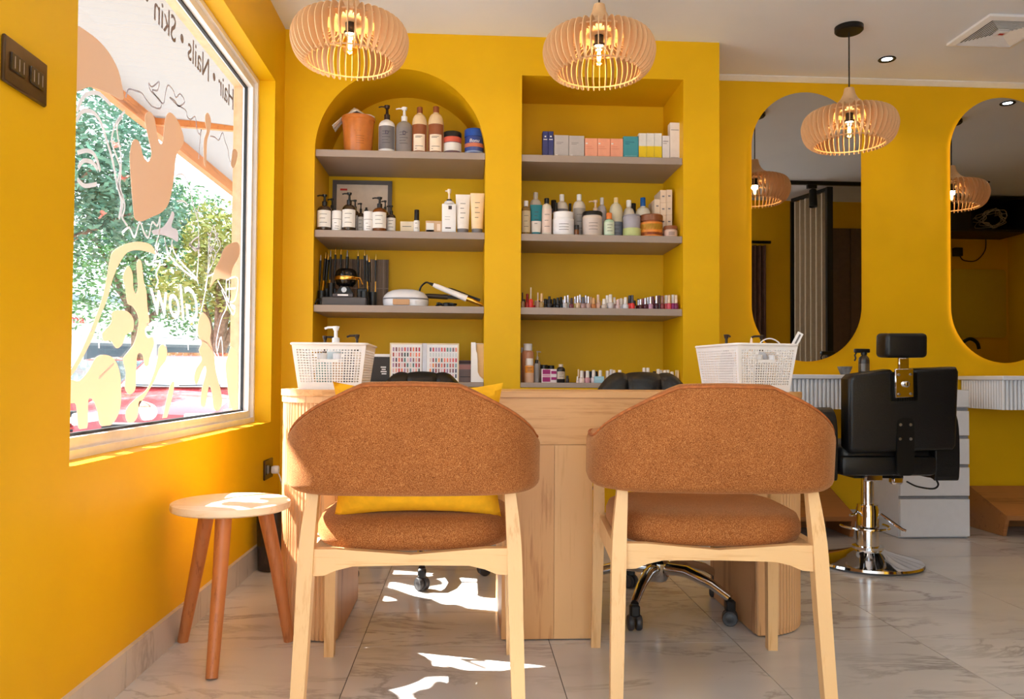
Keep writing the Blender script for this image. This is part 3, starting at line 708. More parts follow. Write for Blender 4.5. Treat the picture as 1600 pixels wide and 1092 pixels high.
# ------------------------------------------------------------------ wheeled stylist chairs behind the desk
def pillow_back(w_, h_, d_, lobes=3):
    rows = []; nu, nv = 36, 14; top = []
    for sgn in (-1, 1):
        rows = []
        for i in range(nu+1):
            u = -1+2*i/nu; r = []
            for j in range(nv+1):
                v = -1+2*j/nv
                lob = abs(math.cos(u*PI/2*lobes)) if lobes % 2 == 0 else abs(math.sin((u+1)*PI/2*lobes))
                edge = max(0, (1-abs(u)**5)*(1-abs(v)**4))**.5
                zt = h_/2*(1-.42*(max(0, abs(u)-.45)/.55)**2)*(.965+.035*lob**.6)
                r.append((u*w_/2, sgn*d_/2*edge*(.70+.30*lob**.5), v*zt+(zt-h_/2)*.5))
            rows.append(r)
        top.append(rows)
    m = MB(); m.grid(top[0]); m.grid(top[1]); return m
def task_chair(label, loc, rz, ph=0, spokes=.285):
    t = thing('stylist_chair', label, 'office chair', loc, rz, 'wheeled stylist chairs')
    base = obj('base', MB().lathe([(0,.10),(.035,.10),(.045,.12),(.045,.165),(.03,.18),(0,.18)], 20), CHROME, t)
    for k in range(5):
        a = ph+2*PI*k/5; c, s = math.cos(a), math.sin(a)
        sp = obj('spoke', MB().tube([(c*.02, s*.02, .145), (c*.12, s*.12, .150), (c*.22, s*.22, .122), (c*spokes, s*spokes, .088)], [.022, .020, .017, .014], 10), CHROME, base)
        ca = obj('caster', MB().rbox(c*spokes-.016, c*spokes+.016, s*spokes-.016, s*spokes+.016, .045, .085, .006, 1), BLACKP, base)
    for k in range(5):
        a = ph+2*PI*k/5; c, s = math.cos(a)*spokes, math.sin(a)*spokes
        for sd in (-1, 1):
            Mx = Matrix.Translation((c, s, .0262)) @ Matrix.Rotation(a+.5, 4, 'Z') @ Matrix.Translation((0, sd*.013, 0)) @ Matrix.Rotation(PI/2, 4, 'X')
            obj('caster_wheel', MB().lathe([(0,-.009),(.011,-.009),(.014,-.0075),(.023,-.009),(.026,-.005),(.026,.005),(.023,.009),(.014,.0075),(.011,.009),(0,.009)], 20, M=Mx), mat('caster_grey', (58, 56, 58), .4), base)
    obj('gas_column', MB().lathe([(0,.17),(.026,.17),(.026,.34),(.017,.345),(.017,.45),(0,.45)], 18), CHROME, t)
    obj('mechanism', MB().rbox(-.09, .09, -.10, .10, .44, .475, .01, 1), BLACKM, t)
    obj('lever', MB().tube([(-.05, 0, .455), (-.20, -.02, .45), (-.24, -.02, .43)], .006, 8), CHROME, t)
    obj('seat', MB().rbox(-.24, .24, -.23, .23, .475, .555, .035, 3), LEATHER, t)
    bk = obj('backrest', pillow_back(.39, .30, .13, 3), LEATHER, t, (0, .235, .70), (-.12, 0, 0))
    obj('back_bracket', MB().bar((0, .21, .47), (0, .275, .60), .07, .012), BLACKM, t)
    return t
task_chair('black wheeled stylist chair behind the left half of the desk', (-.20, 3.415, 0), 0, -.19)
task_chair('black wheeled stylist chair behind the right half of the desk', (.690, 2.865, 0), 0, .45)

# ------------------------------------------------------------------ salon hydraulic chair
t = thing('salon_chair', 'black leather hydraulic salon chair with a headrest, facing the mirror', 'salon chair', (1.800, 3.515, 0), 0)
obj('base_plate', MB().lathe([(0,.004),(.222,.004),(.232,.010),(.228,.020),(.20,.028),(.13,.045),(.08,.062),(.062,.072),(0,.072)], 56), CHROME, t)
obj('pedestal', MB().lathe([(0,.068),(.066,.068),(.066,.082),(.048,.085),(.048,.245),(.044,.258),(.044,.268),(0,.268)], 32), CHROME, t)
obj('piston', MB().lathe([(0,.26),(.027,.26),(.027,.41),(0,.41)], 24), CHROME, t)
obj('release_pin', MB().tube([(-.046, 0, .235), (-.075, -.03, .225), (-.10, -.04, .225)], .006, 8), CHROME, t)
fp = obj('foot_pump', MB().tube([(.05, -.02, .225), (.11, -.09, .17), (.12, -.1, .165)], .007, 8), CHROME, t)
obj('pump_ring', MB().tube([(.135*math.cos(a)*.75, .03-.115*math.sin(a), .165) for a in [PI*k/16-.2 for k in range(19)]], .006, 8), CHROME, fp)
obj('underframe', MB().box(-.11, .11, -.10, .14, .395, .425), BLACKM, t)
obj('seat', MB().rbox(-.208, .208, -.17, .25, .415, .545, .04, 3), LEATHER, t, (.0, 0, 0))
obj('lower_back', MB().rbox(-.209, .209, -.195, -.12, .415, .50, .02, 2), LEATHER, t, (.0, 0, 0))
bkM = Matrix.Translation((0, -.15, .515)) @ Matrix.Rotation(.06, 4, 'X')
def outline_slab(poly, y0, y1, r=.018):
    bm = bmesh.new(); vs = [bm.verts.new((x, y0, z)) for x, z in poly]; f = bm.faces.new(vs)
    ex = bmesh.ops.extrude_face_region(bm, geom=[f]); bmesh.ops.translate(bm, verts=[v for v in ex['geom'] if isinstance(v, bmesh.types.BMVert)], vec=(0, y1-y0, 0))
    bmesh.ops.bevel(bm, geom=[e for e in bm.edges if abs(e.verts[0].co.y-e.verts[1].co.y) < 1e-5], offset=r, segments=3, affect='EDGES', profile=.5)
    bm.verts.index_update(); m = MB().add([v.co.copy() for v in bm.verts], [[v.index for v in f_.verts] for f_ in bm.faces], True); bm.free(); return m
def rrect(x0, x1, z0, z1, r, n=5):
    p = []
    for cx_, cz_, a0 in ((x1-r, z1-r, 0), (x0+r, z1-r, PI/2), (x0+r, z0+r, PI), (x1-r, z0+r, 3*PI/2)):
        for k in range(n+1): a = a0+PI/2*k/n; p.append((cx_+r*math.cos(a), cz_+r*math.sin(a)))
    return p
poly = [(-.225,.0),(.215,.0),(.230,.02),(.246,.335),(.236,.355),(.05,.352),(.042,.345),(.042,.235),(-.042,.235),(-.042,.345),(-.05,.352),(-.215,.335),(-.236,.315),(-.24,.02)]
bk = obj('backrest', outline_slab(poly, -.045, .045, .018), LEATHER, t, (.055, -.165, .520), (.05, -.035, 0))
obj('headrest_bracket', MB().rbox(-.040, .040, -.052, -.040, .232, .355, .003, 1).rbox(-.022, .022, -.05, -.035, .345, .40, .003, 1), CHROME, bk)
for x, z in ((-.026, .248), (.026, .248), (-.026, .33), (.026, .33)): obj('bolt', MB().lathe([(0,0),(.006,0),(.005,.004),(0,.005)], 10, M=Matrix.Translation((x, -.052, z)) @ Matrix.Rotation(PI/2, 4, 'X')), STEEL, bk)
obj('knob', MB().lathe([(0,0),(.012,.0),(.014,.01),(.010,.018),(0,.02)], 14, M=Matrix.Translation((.004, -.052, .29)) @ Matrix.Rotation(PI/2, 4, 'X')), CHROME, bk)
obj('headrest', MB().rbox(-.092, .092, -.05, .05, -.055, .050, .018, 3), LEATHER, t, (.068, -.165, .975), (.05, -.01, 0))
obj('recline_bracket', MB().prism(rrect(-.038, .038, -.10, .145, .025), 'y', -.218, -.205), BLACKM, t, (.055, 0, .52))
for x, z in ((-.022, .115), (.022, .115), (-.024, .055), (.022, .055)): obj('bolt', MB().lathe([(0,0),(.007,0),(.006,.004),(0,.005)], 10, M=Matrix.Translation((x, -.218, .52+z)) @ Matrix.Rotation(PI/2, 4, 'X')), STEEL, t, (.055, 0, 0))
obj('lever_mount', MB().rbox(-.11, -.03, -.14, -.11, .385, .42, .006, 1).rbox(.0, .05, -.16, -.12, .375, .41, .008, 1), CHROME, t, (.03, 0, 0))
obj('recline_cable', MB().tube(smoothpoly([(.03,-.17,.39),(.07,-.18,.37),(.14,-.18,.36),(.17,-.17,.375),(.17,-.15,.40)], 5, False), .004, 6), BLACKP, t, (.055, 0, 0))
for s in (-1, 1):
    arm = smoothpoly([(-.17,.41),(-.17,.62),(-.13,.695),(-.05,.70),(.20,.69),(.24,.66),(.25,.58),(.245,.43),(.22,.405),(0,.40),(-.13,.40)], 4)
    bm = MB().prism(arm, 'x', s*.268-.055, s*.268+.055, False)
    a = obj('armrest', bm, LEATHER, t, (-.002, 0, 0))
    bv = a.modifiers.new('round', 'BEVEL'); bv.width = .02; bv.segments = 3; bv.limit_method = 'ANGLE'; bv.angle_limit = .8

# ------------------------------------------------------------------ consoles, drawers, foot ramps, mirrors
CONW = mat('console_white', (226, 226, 230), .4, var=.01)
M1X, M2X = 1.897, 3.045
for label, X0 in (('white fluted wall console under the first oval mirror', M1X), ('white fluted wall console under the second oval mirror', M2X+.05)):
    t = thing('wall_console', label, 'console', (X0, DR-.010, .0), 0, 'fluted consoles under the mirrors')
    obj('top', MB().rbox(-.312, .312, -.385, .0, .828, .850, .003, 1), CONW, t)
    obj('carcass', MB().box(-.285, .285, -.355, .0, .676, .828), CONW, t)
    fl = MB().lathe([(0,.672),(.0095,.672),(.0095,.8275),(0,.8275)], 10).mesh('flute', CONW)
    n = 28
    for k in range(n): link('flute', fl, t, (-.294+.588*k/(n-1), -.360, 0))
    for s in (-1, 1):
        for k in range(16): link('flute', fl, t, (s*.290, -.338+k*.0215, 0))
t = thing('drawer_unit', 'white four-drawer cabinet standing between the two wall consoles', 'drawer cabinet', (2.445, 4.235, 0))
obj('carcass', MB().box(-.186, .186, -.148, .155, .002, .775), CONW, t)
zz = [.010, .205, .222, .370, .386, .520, .536, .665, .700, .772]
for k in range(4):
    z0, z1 = zz[2*k], zz[2*k+1]
    d_ = obj('drawer', MB().rbox(-.186, .186, -.170, -.149, z0, z1, .002, 1), CONW, t)
    obj('handle_recess', MB().box(-.186, .186, -.160, -.149, z1+.001, z1+.014), mat('recess_grey', (140, 140, 146), .5), d_)
obj('top_rail', MB().rbox(-.186, .186, -.170, -.149, .685, .775, .002, 1), CONW, t)
RAMP = wood('ramp_wood', (176, 116, 64), (140, 84, 40), 'x', .45, .8)
for label, X0 in (('brown wooden foot ramp under the first console', 1.752), ('brown wooden foot ramp under the second console', 3.125)):
    t = thing('foot_ramp', label, 'foot ramp', (X0, 4.13, 0), 0, 'foot ramps under the consoles')
    obj('tread', MB().prism([(-.04, .088), (.27, .205), (.27, .230), (-.045, .112)], 'x', -.28, .28), RAMP, t)
    for s in (-1, 1):
        x = s*.27; obj('side_panel', MB().prism([(-.012, .002), (.27, .002), (.27, .2045), (-.035, .089)], 'x', x-.01, x+.01), RAMP, t)
    obj('rear_panel', MB().box(-.259, .259, .255, .268, .002, .19), RAMP, t)

MIRR = mat('mirror_silver', (205, 205, 204), 0.0, metal=1, var=0)
def capsule(X0, z0, z1, hw, n=32):
    p = []
    for k in range(n+1): a = PI*k/n; p.append((X0+hw*math.cos(a), z1-hw+hw*math.sin(a)))
    for k in range(n+1): a = PI+PI*k/n; p.append((X0+hw*math.cos(a), z0+hw+hw*math.sin(a)))
    return p
for label, X0 in (('tall pill-shaped backlit mirror on the left of the recess', M1X), ('tall pill-shaped backlit mirror on the right, cut by the frame', M2X)):
    t = thing('wall_mirror', label, 'mirror', (X0, 4.375, .925), 0, 'pill-shaped mirrors')
    z0, z1 = 0, 1.513
    obj('glass', MB().prism(capsule(0, z0, z1, .314), 'y', 0, .004), MIRR, t)
    obj('backing', MB().prism(capsule(0, z0+.006, z1-.006, .308), 'y', .0045, .012), mat('mirror_edge', (70, 66, 60), .4), t)
    led = capsule(0, z0+.022, z1-.022, .292); 
    obj('led_strip', MB().tube([(x, .0245, z) for x, z in led], .004, 6, closed=True), emis('led_warm', (255, 206, 120), 2.5), t)
    for z in (.3, 1.2): obj('standoff', MB().box(-.12, .12, .0125, .0375, z-.02, z+.02), BLACKP, t)

# small things on the first console
def sprayer():
    t = thing('spray_bottle', 'black trigger spray bottle on the first console', 'spray bottle', (onY(1350, 575, 4.17).x, 4.17, .8505))
    obj('bottle', MB().lathe([(0,0),(.026,0),(.028,.004),(.028,.075),(.026,.09),(.014,.103),(.012,.112),(0,.112)], 24), mat('gunmetal', (80, 78, 78), .3, metal=.6), t)
    hd = obj('trigger_head', MB().rbox(-.052, .030, -.013, .013, .118, .140, .006, 2).lathe([(0,.108),(.016,.108),(.016,.122),(0,.122)], 16), BLACKP, t)
    obj('trigger', MB().tube([(-.040, 0, .122), (-.050, 0, .105), (-.045, 0, .088), (-.052, 0, .075)], .0045, 6), BLACKP, hd)
    obj('label_band', MB().lathe([(.0283,.02),(.0283,.06)], 24), mat('silver_print', (120, 118, 116), .3, metal=.7), t)
sprayer()
single('bowl', MB().lathe([(0,0),(.022,0),(.024,.006),(.034,.032),(.038,.044),(.034,.044),(.028,.03),(.016,.008),(0,.007)], 28), mat('marble_grey', (120, 124, 130), .4, var=.2, scale=30), 'small grey mixing bowl on the first console', 'bowl', (onY(1320, 575, 4.17).x, 4.17, .8505))
# waste bin by the wall
t = thing('waste_bin', 'small smoked plastic waste bin behind the stool', 'waste bin', (-.805, 3.50, 0))
obj('shell', MB().lathe([(0,.004),(.075,.004),(.085,.28),(.082,.28),(.072,.008),(0,.008)], 28), mat('smoked_plastic', (60, 52, 46), .2, alpha=.72), t)
obj('rim', MB().tube([(.085*math.cos(a), .085*math.sin(a), .28) for a in [2*PI*k/28 for k in range(28)]], .004, 6, closed=True), BLACKP, t)
single('crumpled_tissue', MB().lathe([(0,0),(.03,.004),(.05,.02),(.045,.045),(.03,.062),(.012,.07),(0,.07)], 9), mat('tissue', (226, 206, 200), .9, var=.1), 'crumpled pinkish tissue inside the waste bin', 'tissue', (-.805, 3.50, .0085))

# sockets
BRASSD = mat('dark_bronze_plate', (74, 54, 34), .3, metal=.5, var=.15, scale=14)
t = thing('light_switch', 'dark bronze double switch plate on the left wall', 'light switch', (XL, 1.660, 1.432))
obj('plate', MB().rbox(.0005, .010, -.079, .079, -.046, .046, .003, 1), BRASSD, t)
for y in (-.035, .035): 
    r_ = obj('rocker', MB().rbox(.0095, .0135, y-.026, y+.026, -.018, .018, .002, 1), mat('rocker_brown', (52, 40, 30), .25), t)
    for k in range(3): obj('rocker_line', MB().box(.0134, .0142, y-.016+k*.016, y-.014+k*.016, -.012, .012), mat('rocker_mark', (150, 130, 110), .4), r_)
t = thing('wall_socket', 'dark bronze power socket low on the left wall', 'wall socket', (XL, 3.715, .402))
obj('plate', MB().rbox(.0005, .009, -.075, .075, -.045, .045, .003, 1), BRASSD, t)
obj('socket_face', MB().rbox(.0085, .0115, -.055, -.005, -.022, .022, .002, 1), mat('rocker_brown', (52, 40, 30), .25), t)
t = thing('power_plug', 'white plug and cable in the low wall socket', 'plug', (XL+.0122, 3.745, .395))
obj('plug_body', MB().rbox(.0, .035, -.016, .016, -.018, .018, .008, 2), WHITEP, t)
obj('cable', MB().tube(smoothpoly([(.03,0,-.014),(.040,.005,-.04),(.045,.02,-.08),(.06,.04,-.14),(.08,.05,-.20),(.09,.06,-.28),(.09,.06,-.39)], 5, False), .003, 6), WHITEP, t)
# ------------------------------------------------------------------ pendants
FILAMENT = emis('filament_glow', (255, 206, 130), 60)
BULB = thin_glass('bulb_glass', (255, 236, 200))
def make_pendant(label, loc, watts=3.2):
    t = thing('pendant_lamp', label, 'pendant lamp', loc, 0, 'ribbed wooden pendant lamps')
    out = smoothpoly([(.098,.170),(.150,.170),(.196,.154),(.218,.116),(.219,.074),(.203,.030),(.176,.004),(.162,.000)], 4, False)
    inn = smoothpoly([(.160,.012),(.166,.020),(.175,.042),(.181,.070),(.178,.100),(.162,.126),(.134,.140),(.098,.146)], 4, False)
    fin = MB().prism(out+inn, 'y', -.0018, .0018).mesh('rib', LAMPW)
    n = 46
    for k in range(n): link('rib', fin, t, (0, 0, 0), (0, 0, 2*PI*k/n+.03))
    for r, z in ((.176, .139), (.164, .014)):
        obj('hoop', MB().tube([(r*math.cos(a), r*math.sin(a), z) for a in [2*PI*k/64 for k in range(64)]], .0036, 8, closed=True), LAMPW, t)
    obj('cap', MB().lathe([(0,.160),(.106,.160),(.112,.170),(.108,.178),(.088,.189),(.060,.206),(.040,.228),(.028,.252),(.022,.280),(0,.282)], 40), LAMPW, t)
    obj('socket', MB().lathe([(0,.114),(.024,.114),(.024,.124),(.018,.128),(.018,.158),(0,.158)], 20), BLACKP, t)
    b = obj('bulb', MB().lathe([(.010,.112),(.014,.104),(.026,.086),(.030,.068),(.026,.050),(.014,.040),(0,.036)], 24), BULB, t)
    obj('filament', MB().lathe([(0,.058),(.006,.060),(.008,.076),(.006,.094),(0,.096)], 12), FILAMENT, b)
    up = H-loc[2]
    obj('cord', MB().tube([(0, 0, .280), (0, 0, up-.022)], .0035, 8), BLACKP, t)
    obj('canopy', MB().lathe([(0,up-.026),(.060,up-.026),(.066,up-.020),(.066,up-.0005),(0,up-.0005)], 36), BLACKM, t)
    l = bpy.data.lights.new('bulb_light', 'POINT'); l.energy = watts; l.color = (1, .74, .44); l.shadow_soft_size = .02
    o = bpy.data.objects.new('bulb_light', l); COL.objects.link(o); o.parent = t; o.location = (0, 0, .104)
    return t
p = onY(547, 62, 3.03); make_pendant('ribbed wooden pendant lamp hanging nearest the window', (p.x, p.y, 1.998))
p = onY(936, 66, 3.09); make_pendant('ribbed wooden pendant lamp hanging over the middle of the desk', (p.x, p.y, 2.006))
make_pendant('ribbed wooden pendant lamp with its black canopy in view before the first mirror', (onY(1327, 195, 3.74).x, 3.74, 1.948))
make_pendant('ribbed wooden pendant lamp seen only in the second mirror', (3.16, 3.70, 1.948))

def downlight(label, x, y, watts=2.5, vis=True):
    t = thing('ceiling_spotlight', label, 'spotlight', (x, y, H), 0, 'recessed ceiling spotlights')
    obj('bezel', MB().lathe([(.026,-.001),(.043,-.001),(.045,-.004),(.042,-.007),(.028,-.004),(.026,-.001)], 28), BLACKM, t)
    obj('lens', MB().lathe([(0,-.002),(.027,-.002),(.027,-.0005),(0,-.0005)], 20), emis('spot_white', (235, 244, 255), 14), t)
    l = bpy.data.lights.new('spot_light', 'SPOT'); l.energy = watts; l.color = (1, .84, .66); l.spot_size = 2.3; l.spot_blend = .8; l.shadow_soft_size = .05
    o = bpy.data.objects.new('spot_light', l); COL.objects.link(o); o.parent = t; o.location = (0, 0, -.02)
downlight('small black-rimmed ceiling spotlight in front of the mirrors', 2.216, 4.10)
downlight('ceiling spotlight reflected at the top of the second mirror', 3.30, 4.05)
downlight('ceiling spotlight reflected lower in the second mirror', 4.42, 2.15)
for k, (x, y) in enumerate(((-.2, .9), (.9, .9), (1.9, .9), (.3, -.5), (1.5, -.5), (1.1, 2.3), (2.2, 2.2), (3.3, 3.0))):  # extra spotlights out of view, added to light the room
    downlight('added ceiling spotlight out of the picture for fill light, number %s' % ('one two three four five six seven eight'.split()[k]), x, y)

# extractor vent
t = thing('ceiling_vent', 'white square extractor vent with slats on the ceiling', 'ceiling vent', (2.585, 3.725, H))
a = .170
def sqring(r0, r1, z0, z1):
    p = [(-r0,-r0),(r0,-r0),(r0,r0),(-r0,r0)]; q = [(-r1,-r1),(r1,-r1),(r1,r1),(-r1,r1)]
    vs = [(x, y, z0) for x, y in p]+[(x, y, z1) for x, y in q]
    return vs, [(k, (k+1) % 4, 4+(k+1) % 4, 4+k) for k in range(4)]
m = MB()
for r0, r1, z0, z1 in ((a, a, -.0005, -.012), (a, a-.028, -.012, -.020), (a-.028, a-.028, -.020, -.004)): m.add(*sqring(r0, r1, z0, z1))
obj('frame', m, WHITEP, t)
obj('back_plate', MB().box(-a+.006, a-.006, -a+.006, a-.006, -.003, -.0006), mat('vent_grey', (120, 116, 116), .7), t)  # plain grey plate behind the slats
for k in range(9):
    r = a-.034-k*.0125
    if r < .03: break
    m = MB(); m.add(*sqring(r, r-.0075, -.017, -.012)); m.add(*sqring(r-.0075, r-.0075, -.012, -.0095)); m.add(*sqring(r, r, -.017, -.0135)); m.add(*sqring(r, r-.0075, -.0135, -.0095))
    obj('slat', m, WHITEP, t)
obj('centre_cap', MB().rbox(-.026, .026, -.026, .026, -.019, -.003, .002, 1), WHITEP, t)
obj('indicator', MB().box(-.012, .012, -.008, .008, -.0205, -.0185), mat('red_indicator', (190, 40, 30), .4), t)

# ------------------------------------------------------------------ the side of the room that the mirrors show
t = thing('track_light', 'black ceiling track with one cylindrical spotlight, seen in the first mirror', 'track light', (3.05, 2.05, H))
obj('track', MB().box(-.75, .75, -.018, .018, -.030, -.0005), BLACKM, t)
hd = obj('adapter', MB().box(-.14, -.06, -.016, .016, -.062, -.031), BLACKM, t)
obj('spot_head', MB().lathe([(0,0),(.030,0),(.032,-.02),(.036,-.15),(.030,-.15),(.026,-.14),(0,-.14)], 24), BLACKM, t, (-.09, 0, -.075), (.15, .05, 0))
obj('swivel', MB().tube([(-.09, 0, -.06), (-.09, 0, -.08)], .008, 8), BLACKM, t)
# folding partition
t = thing('folding_partition', 'cream concertina partition with black end posts, seen in the first mirror', 'partition', (3.04, 1.83, 0), 0)
def zig(n, a, b, w_):
    a, b = Vector(a), Vector(b); d = (b-a).normalized(); nrm = Vector((-d.y, d.x))
    return [(a+(b-a)*k/n+nrm*(w_ if k % 2 else -w_)) for k in range(n+1)]
z = zig(12, (-.06, -.22), (.05, .20), .02)
CREAMP = mat('cream_pvc', (226, 214, 196), .5, var=.03); CREAMD = mat('tan_pvc', (166, 148, 124), .5, var=.03)
for k in range(12):
    p0, p1 = z[k], z[k+1]; obj('slat', MB().bar((p0.x, p0.y, .02), (p0.x, p0.y, 2.44), .001).add([(p0.x,p0.y,.02),(p1.x,p1.y,.02),(p1.x,p1.y,2.44),(p0.x,p0.y,2.44),(p0.x+.004,p0.y,.02),(p1.x+.004,p1.y,.02),(p1.x+.004,p1.y,2.44),(p0.x+.004,p0.y,2.44)], [(0,1,2,3),(7,6,5,4),(0,4,5,1),(1,5,6,2),(2,6,7,3),(3,7,4,0)]), CREAMD, t)
for k in range(13): obj('fold_edge', MB().bar((z[k].x, z[k].y, .02), (z[k].x, z[k].y, 2.44), .009), CREAMP, t)
obj('end_post', MB().box(.035, .085, .205, .245, .004, 2.48), BLACKM, t)
obj('end_post', MB().box(-.08, -.05, -.27, -.24, .004, 2.46), BLACKM, t)
obj('top_rail', MB().bar((-.065, -.24, 2.465), (.06, .21, 2.465), .03, .04), BLACKM, t)
t = thing('wardrobe', 'dark brown flat panel wardrobe along the partition wall, seen in the first mirror', 'wardrobe', (3.62, YF+.006, 0))
BRN = mat('brown_laminate', (92, 72, 60), .5, var=.05)
obj('body', MB().box(-.47, .47, 0, .05, .004, 2.26), BRN, t)
for s in (-1, 1): obj('door', MB().rbox(min(s*.002, s*.47), max(s*.002, s*.47), .0505, .07, .004, 2.26, .002, 1), BRN, t)
t = thing('curtain', 'brown curtain hung from a black rail in a doorway, seen in the first mirror', 'curtain', (2.62, YF+.05, 0))
rows = []
for k in range(61): x = -.2+.4*k/60; rows.append([(x, .02*math.sin(k*.9), .01), (x, .018*math.sin(k*.9), 2.09)])
obj('cloth', MB().grid(rows), mat('brown_cloth', (98, 70, 60), .9, var=.08), t)
obj('rail', MB().tube([(-.24, 0, 2.12), (.24, 0, 2.12)], .014, 10), BLACKM, t)
t = thing('wall_cabinet', 'black wall cabinet with an open bay of cables, seen in the second mirror', 'cabinet', (4.62, YF+.002, 2.19))
m = MB().box(-.52, .52, 0, .40, 0, .02).box(-.52, .52, 0, .40, .30, .32).box(-.52, .52, 0, .01, .02, .30).box(-.52, -.50, .01, .40, .02, .30).box(.50, .52, .01, .40, .02, .30).box(-.03, -.01, .01, .40, .02, .30)
obj('body', m, mat('black_laminate', (20, 17, 15), .5), t)
obj('door', MB().rbox(-.50, -.03, .385, .40, .022, .298, .002, 1), MATS['black_laminate'], t)
r = random.Random(1); pts = [(.24+.15*math.cos(q*.55)*r.uniform(.5, 1), .25+r.uniform(-.09, .09), .125+.10*math.sin(q*.55)*r.uniform(.5, 1)) for q in range(60)]
single('coiled_cable', MB().tube(smoothpoly(pts, 3, False), .004, 6), mat('cable_beige', (190, 176, 150), .6), 'coiled beige cable in the open bay of the black wall cabinet', 'cable', (4.62, YF+.05, 2.197))
t = thing('power_adapter', 'black power box with a hanging cord under the wall cabinet', 'power adapter', (4.70, YF+.002, 2.06))
obj('box', MB().rbox(-.04, .04, 0, .05, -.04, .04, .004, 1), BLACKP, t)
obj('cord', MB().tube(smoothpoly([(.02,.03,-.038),(.06,.03,-.08),(.18,.03,-.08),(.27,.03,.02),(.28,.03,.145)], 5, False), .005, 6), BLACKP, t)
single('wall_board', MB().prism(rrect(-.27, .27, 0, .66, .04), 'y', 0, .012), mat('yellow_glass_board', (206, 176, 40), .08, var=.01), 'glossy yellow glass board on the wall, seen in the second mirror', 'board', (4.92, YF+.002, 1.24))
t = thing('basin_cabinet', 'black washing basin cabinet, seen at the foot of the second mirror', 'basin', (4.66, YF+.30, 0))
obj('cabinet', MB().rbox(-.45, .45, -.29, .26, .004, .90, .01, 2), MATS['black_laminate'], t)
obj('basin', MB().lathe([(0,.902),(.16,.902),(.20,.98),(.21,.99),(.19,.99),(.15,.92),(0,.915)], 32), mat('black_ceramic', (16, 16, 18), .15), t, (.1, .02, 0))
single('tap', MB().tube(smoothpoly([(-.11,0,0),(-.11,0,.16),(-.09,0,.24),(0,0,.30),(.07,0,.27),(.09,0,.21)], 5, False), .016, 10), BLACKM, 'black gooseneck tap on the basin cabinet', 'tap', (4.53, YF+.46, .902))
# ------------------------------------------------------------------ shelves in the niches
def zs(v): return CAM_H+(v-.78)*1.0513
S1, S2, S3, R1, R2, R3 = zs(1.8481), zs(1.4691), zs(1.1183), zs(1.8449), zs(1.4667), zs(1.1168)
SB = .800; SY = D+.014
ords = ['top', 'second', 'third', 'bottom']
for k, (a, b_, zt, lab) in enumerate([(N1A, N1B, z, 'arched niche') for z in (S1, S2, S3, SB)]+[(N2A, N2B, z, 'square niche') for z in (R1, R2, R3, SB)]):
    th = .035 if k % 4 < 3 else .024
    single('niche_shelf', MB().rbox(a+.001, b_-.001, SY if k % 4 < 3 else D-.006, BD-.001, zt-th, zt, .0015, 1), SHELFM, f'taupe {ords[k%4]} shelf board inside the {lab}', 'shelf', group='niche shelves')

# ------------------------------------------------------------------ products
def P3(px0, px1, pyt, zb, y):
    pc = (px0+px1)/2; a, b_, c = onY(px0, pyt, y), onY(px1, pyt, y), onY(pc, pyt, y)
    return c.x, abs(b_.x-a.x), c.z-zb
def col(name, c, **k): return mat(name, c, **k)
def hexmat(c, rough=.4, **k):
    n = 'tint_%02x%02x%02x_%d' % (*c, int(rough*100)); 
    if k: n += '_'+'_'.join(f'{a}{v}' for a, v in k.items())
    return mat(n, c, rough, var=k.pop('var', .03), **k)
INK = mat('printed_ink', (70, 66, 70), .6, var=0)
def lines(m, r, zlist, ang=.55, cx=0, ph=-PI/2, n=5, t=.0022):
    # short printed lines wrapped on the front of a round body
    for z, a0, a1 in zlist:
        vs = []; 
        for k in range(n+1):
            a = ph+a0+(a1-a0)*k/n
            for zz_ in (z, z+t): vs.append((r*math.cos(a), r*math.sin(a), zz_))
        m.add(vs, [(2*k, 2*k+2, 2*k+3, 2*k+1) for k in range(n)])
    return m
def wrap(r, z0, z1, a0, a1, n=10, ph=-PI/2):
    vs = []
    for k in range(n+1):
        a = ph+a0+(a1-a0)*k/n
        for z in (z0, z1): vs.append((r*math.cos(a), r*math.sin(a), z))
    return MB().add(vs, [(2*k, 2*k+2, 2*k+3, 2*k+1) for k in range(n)], True)
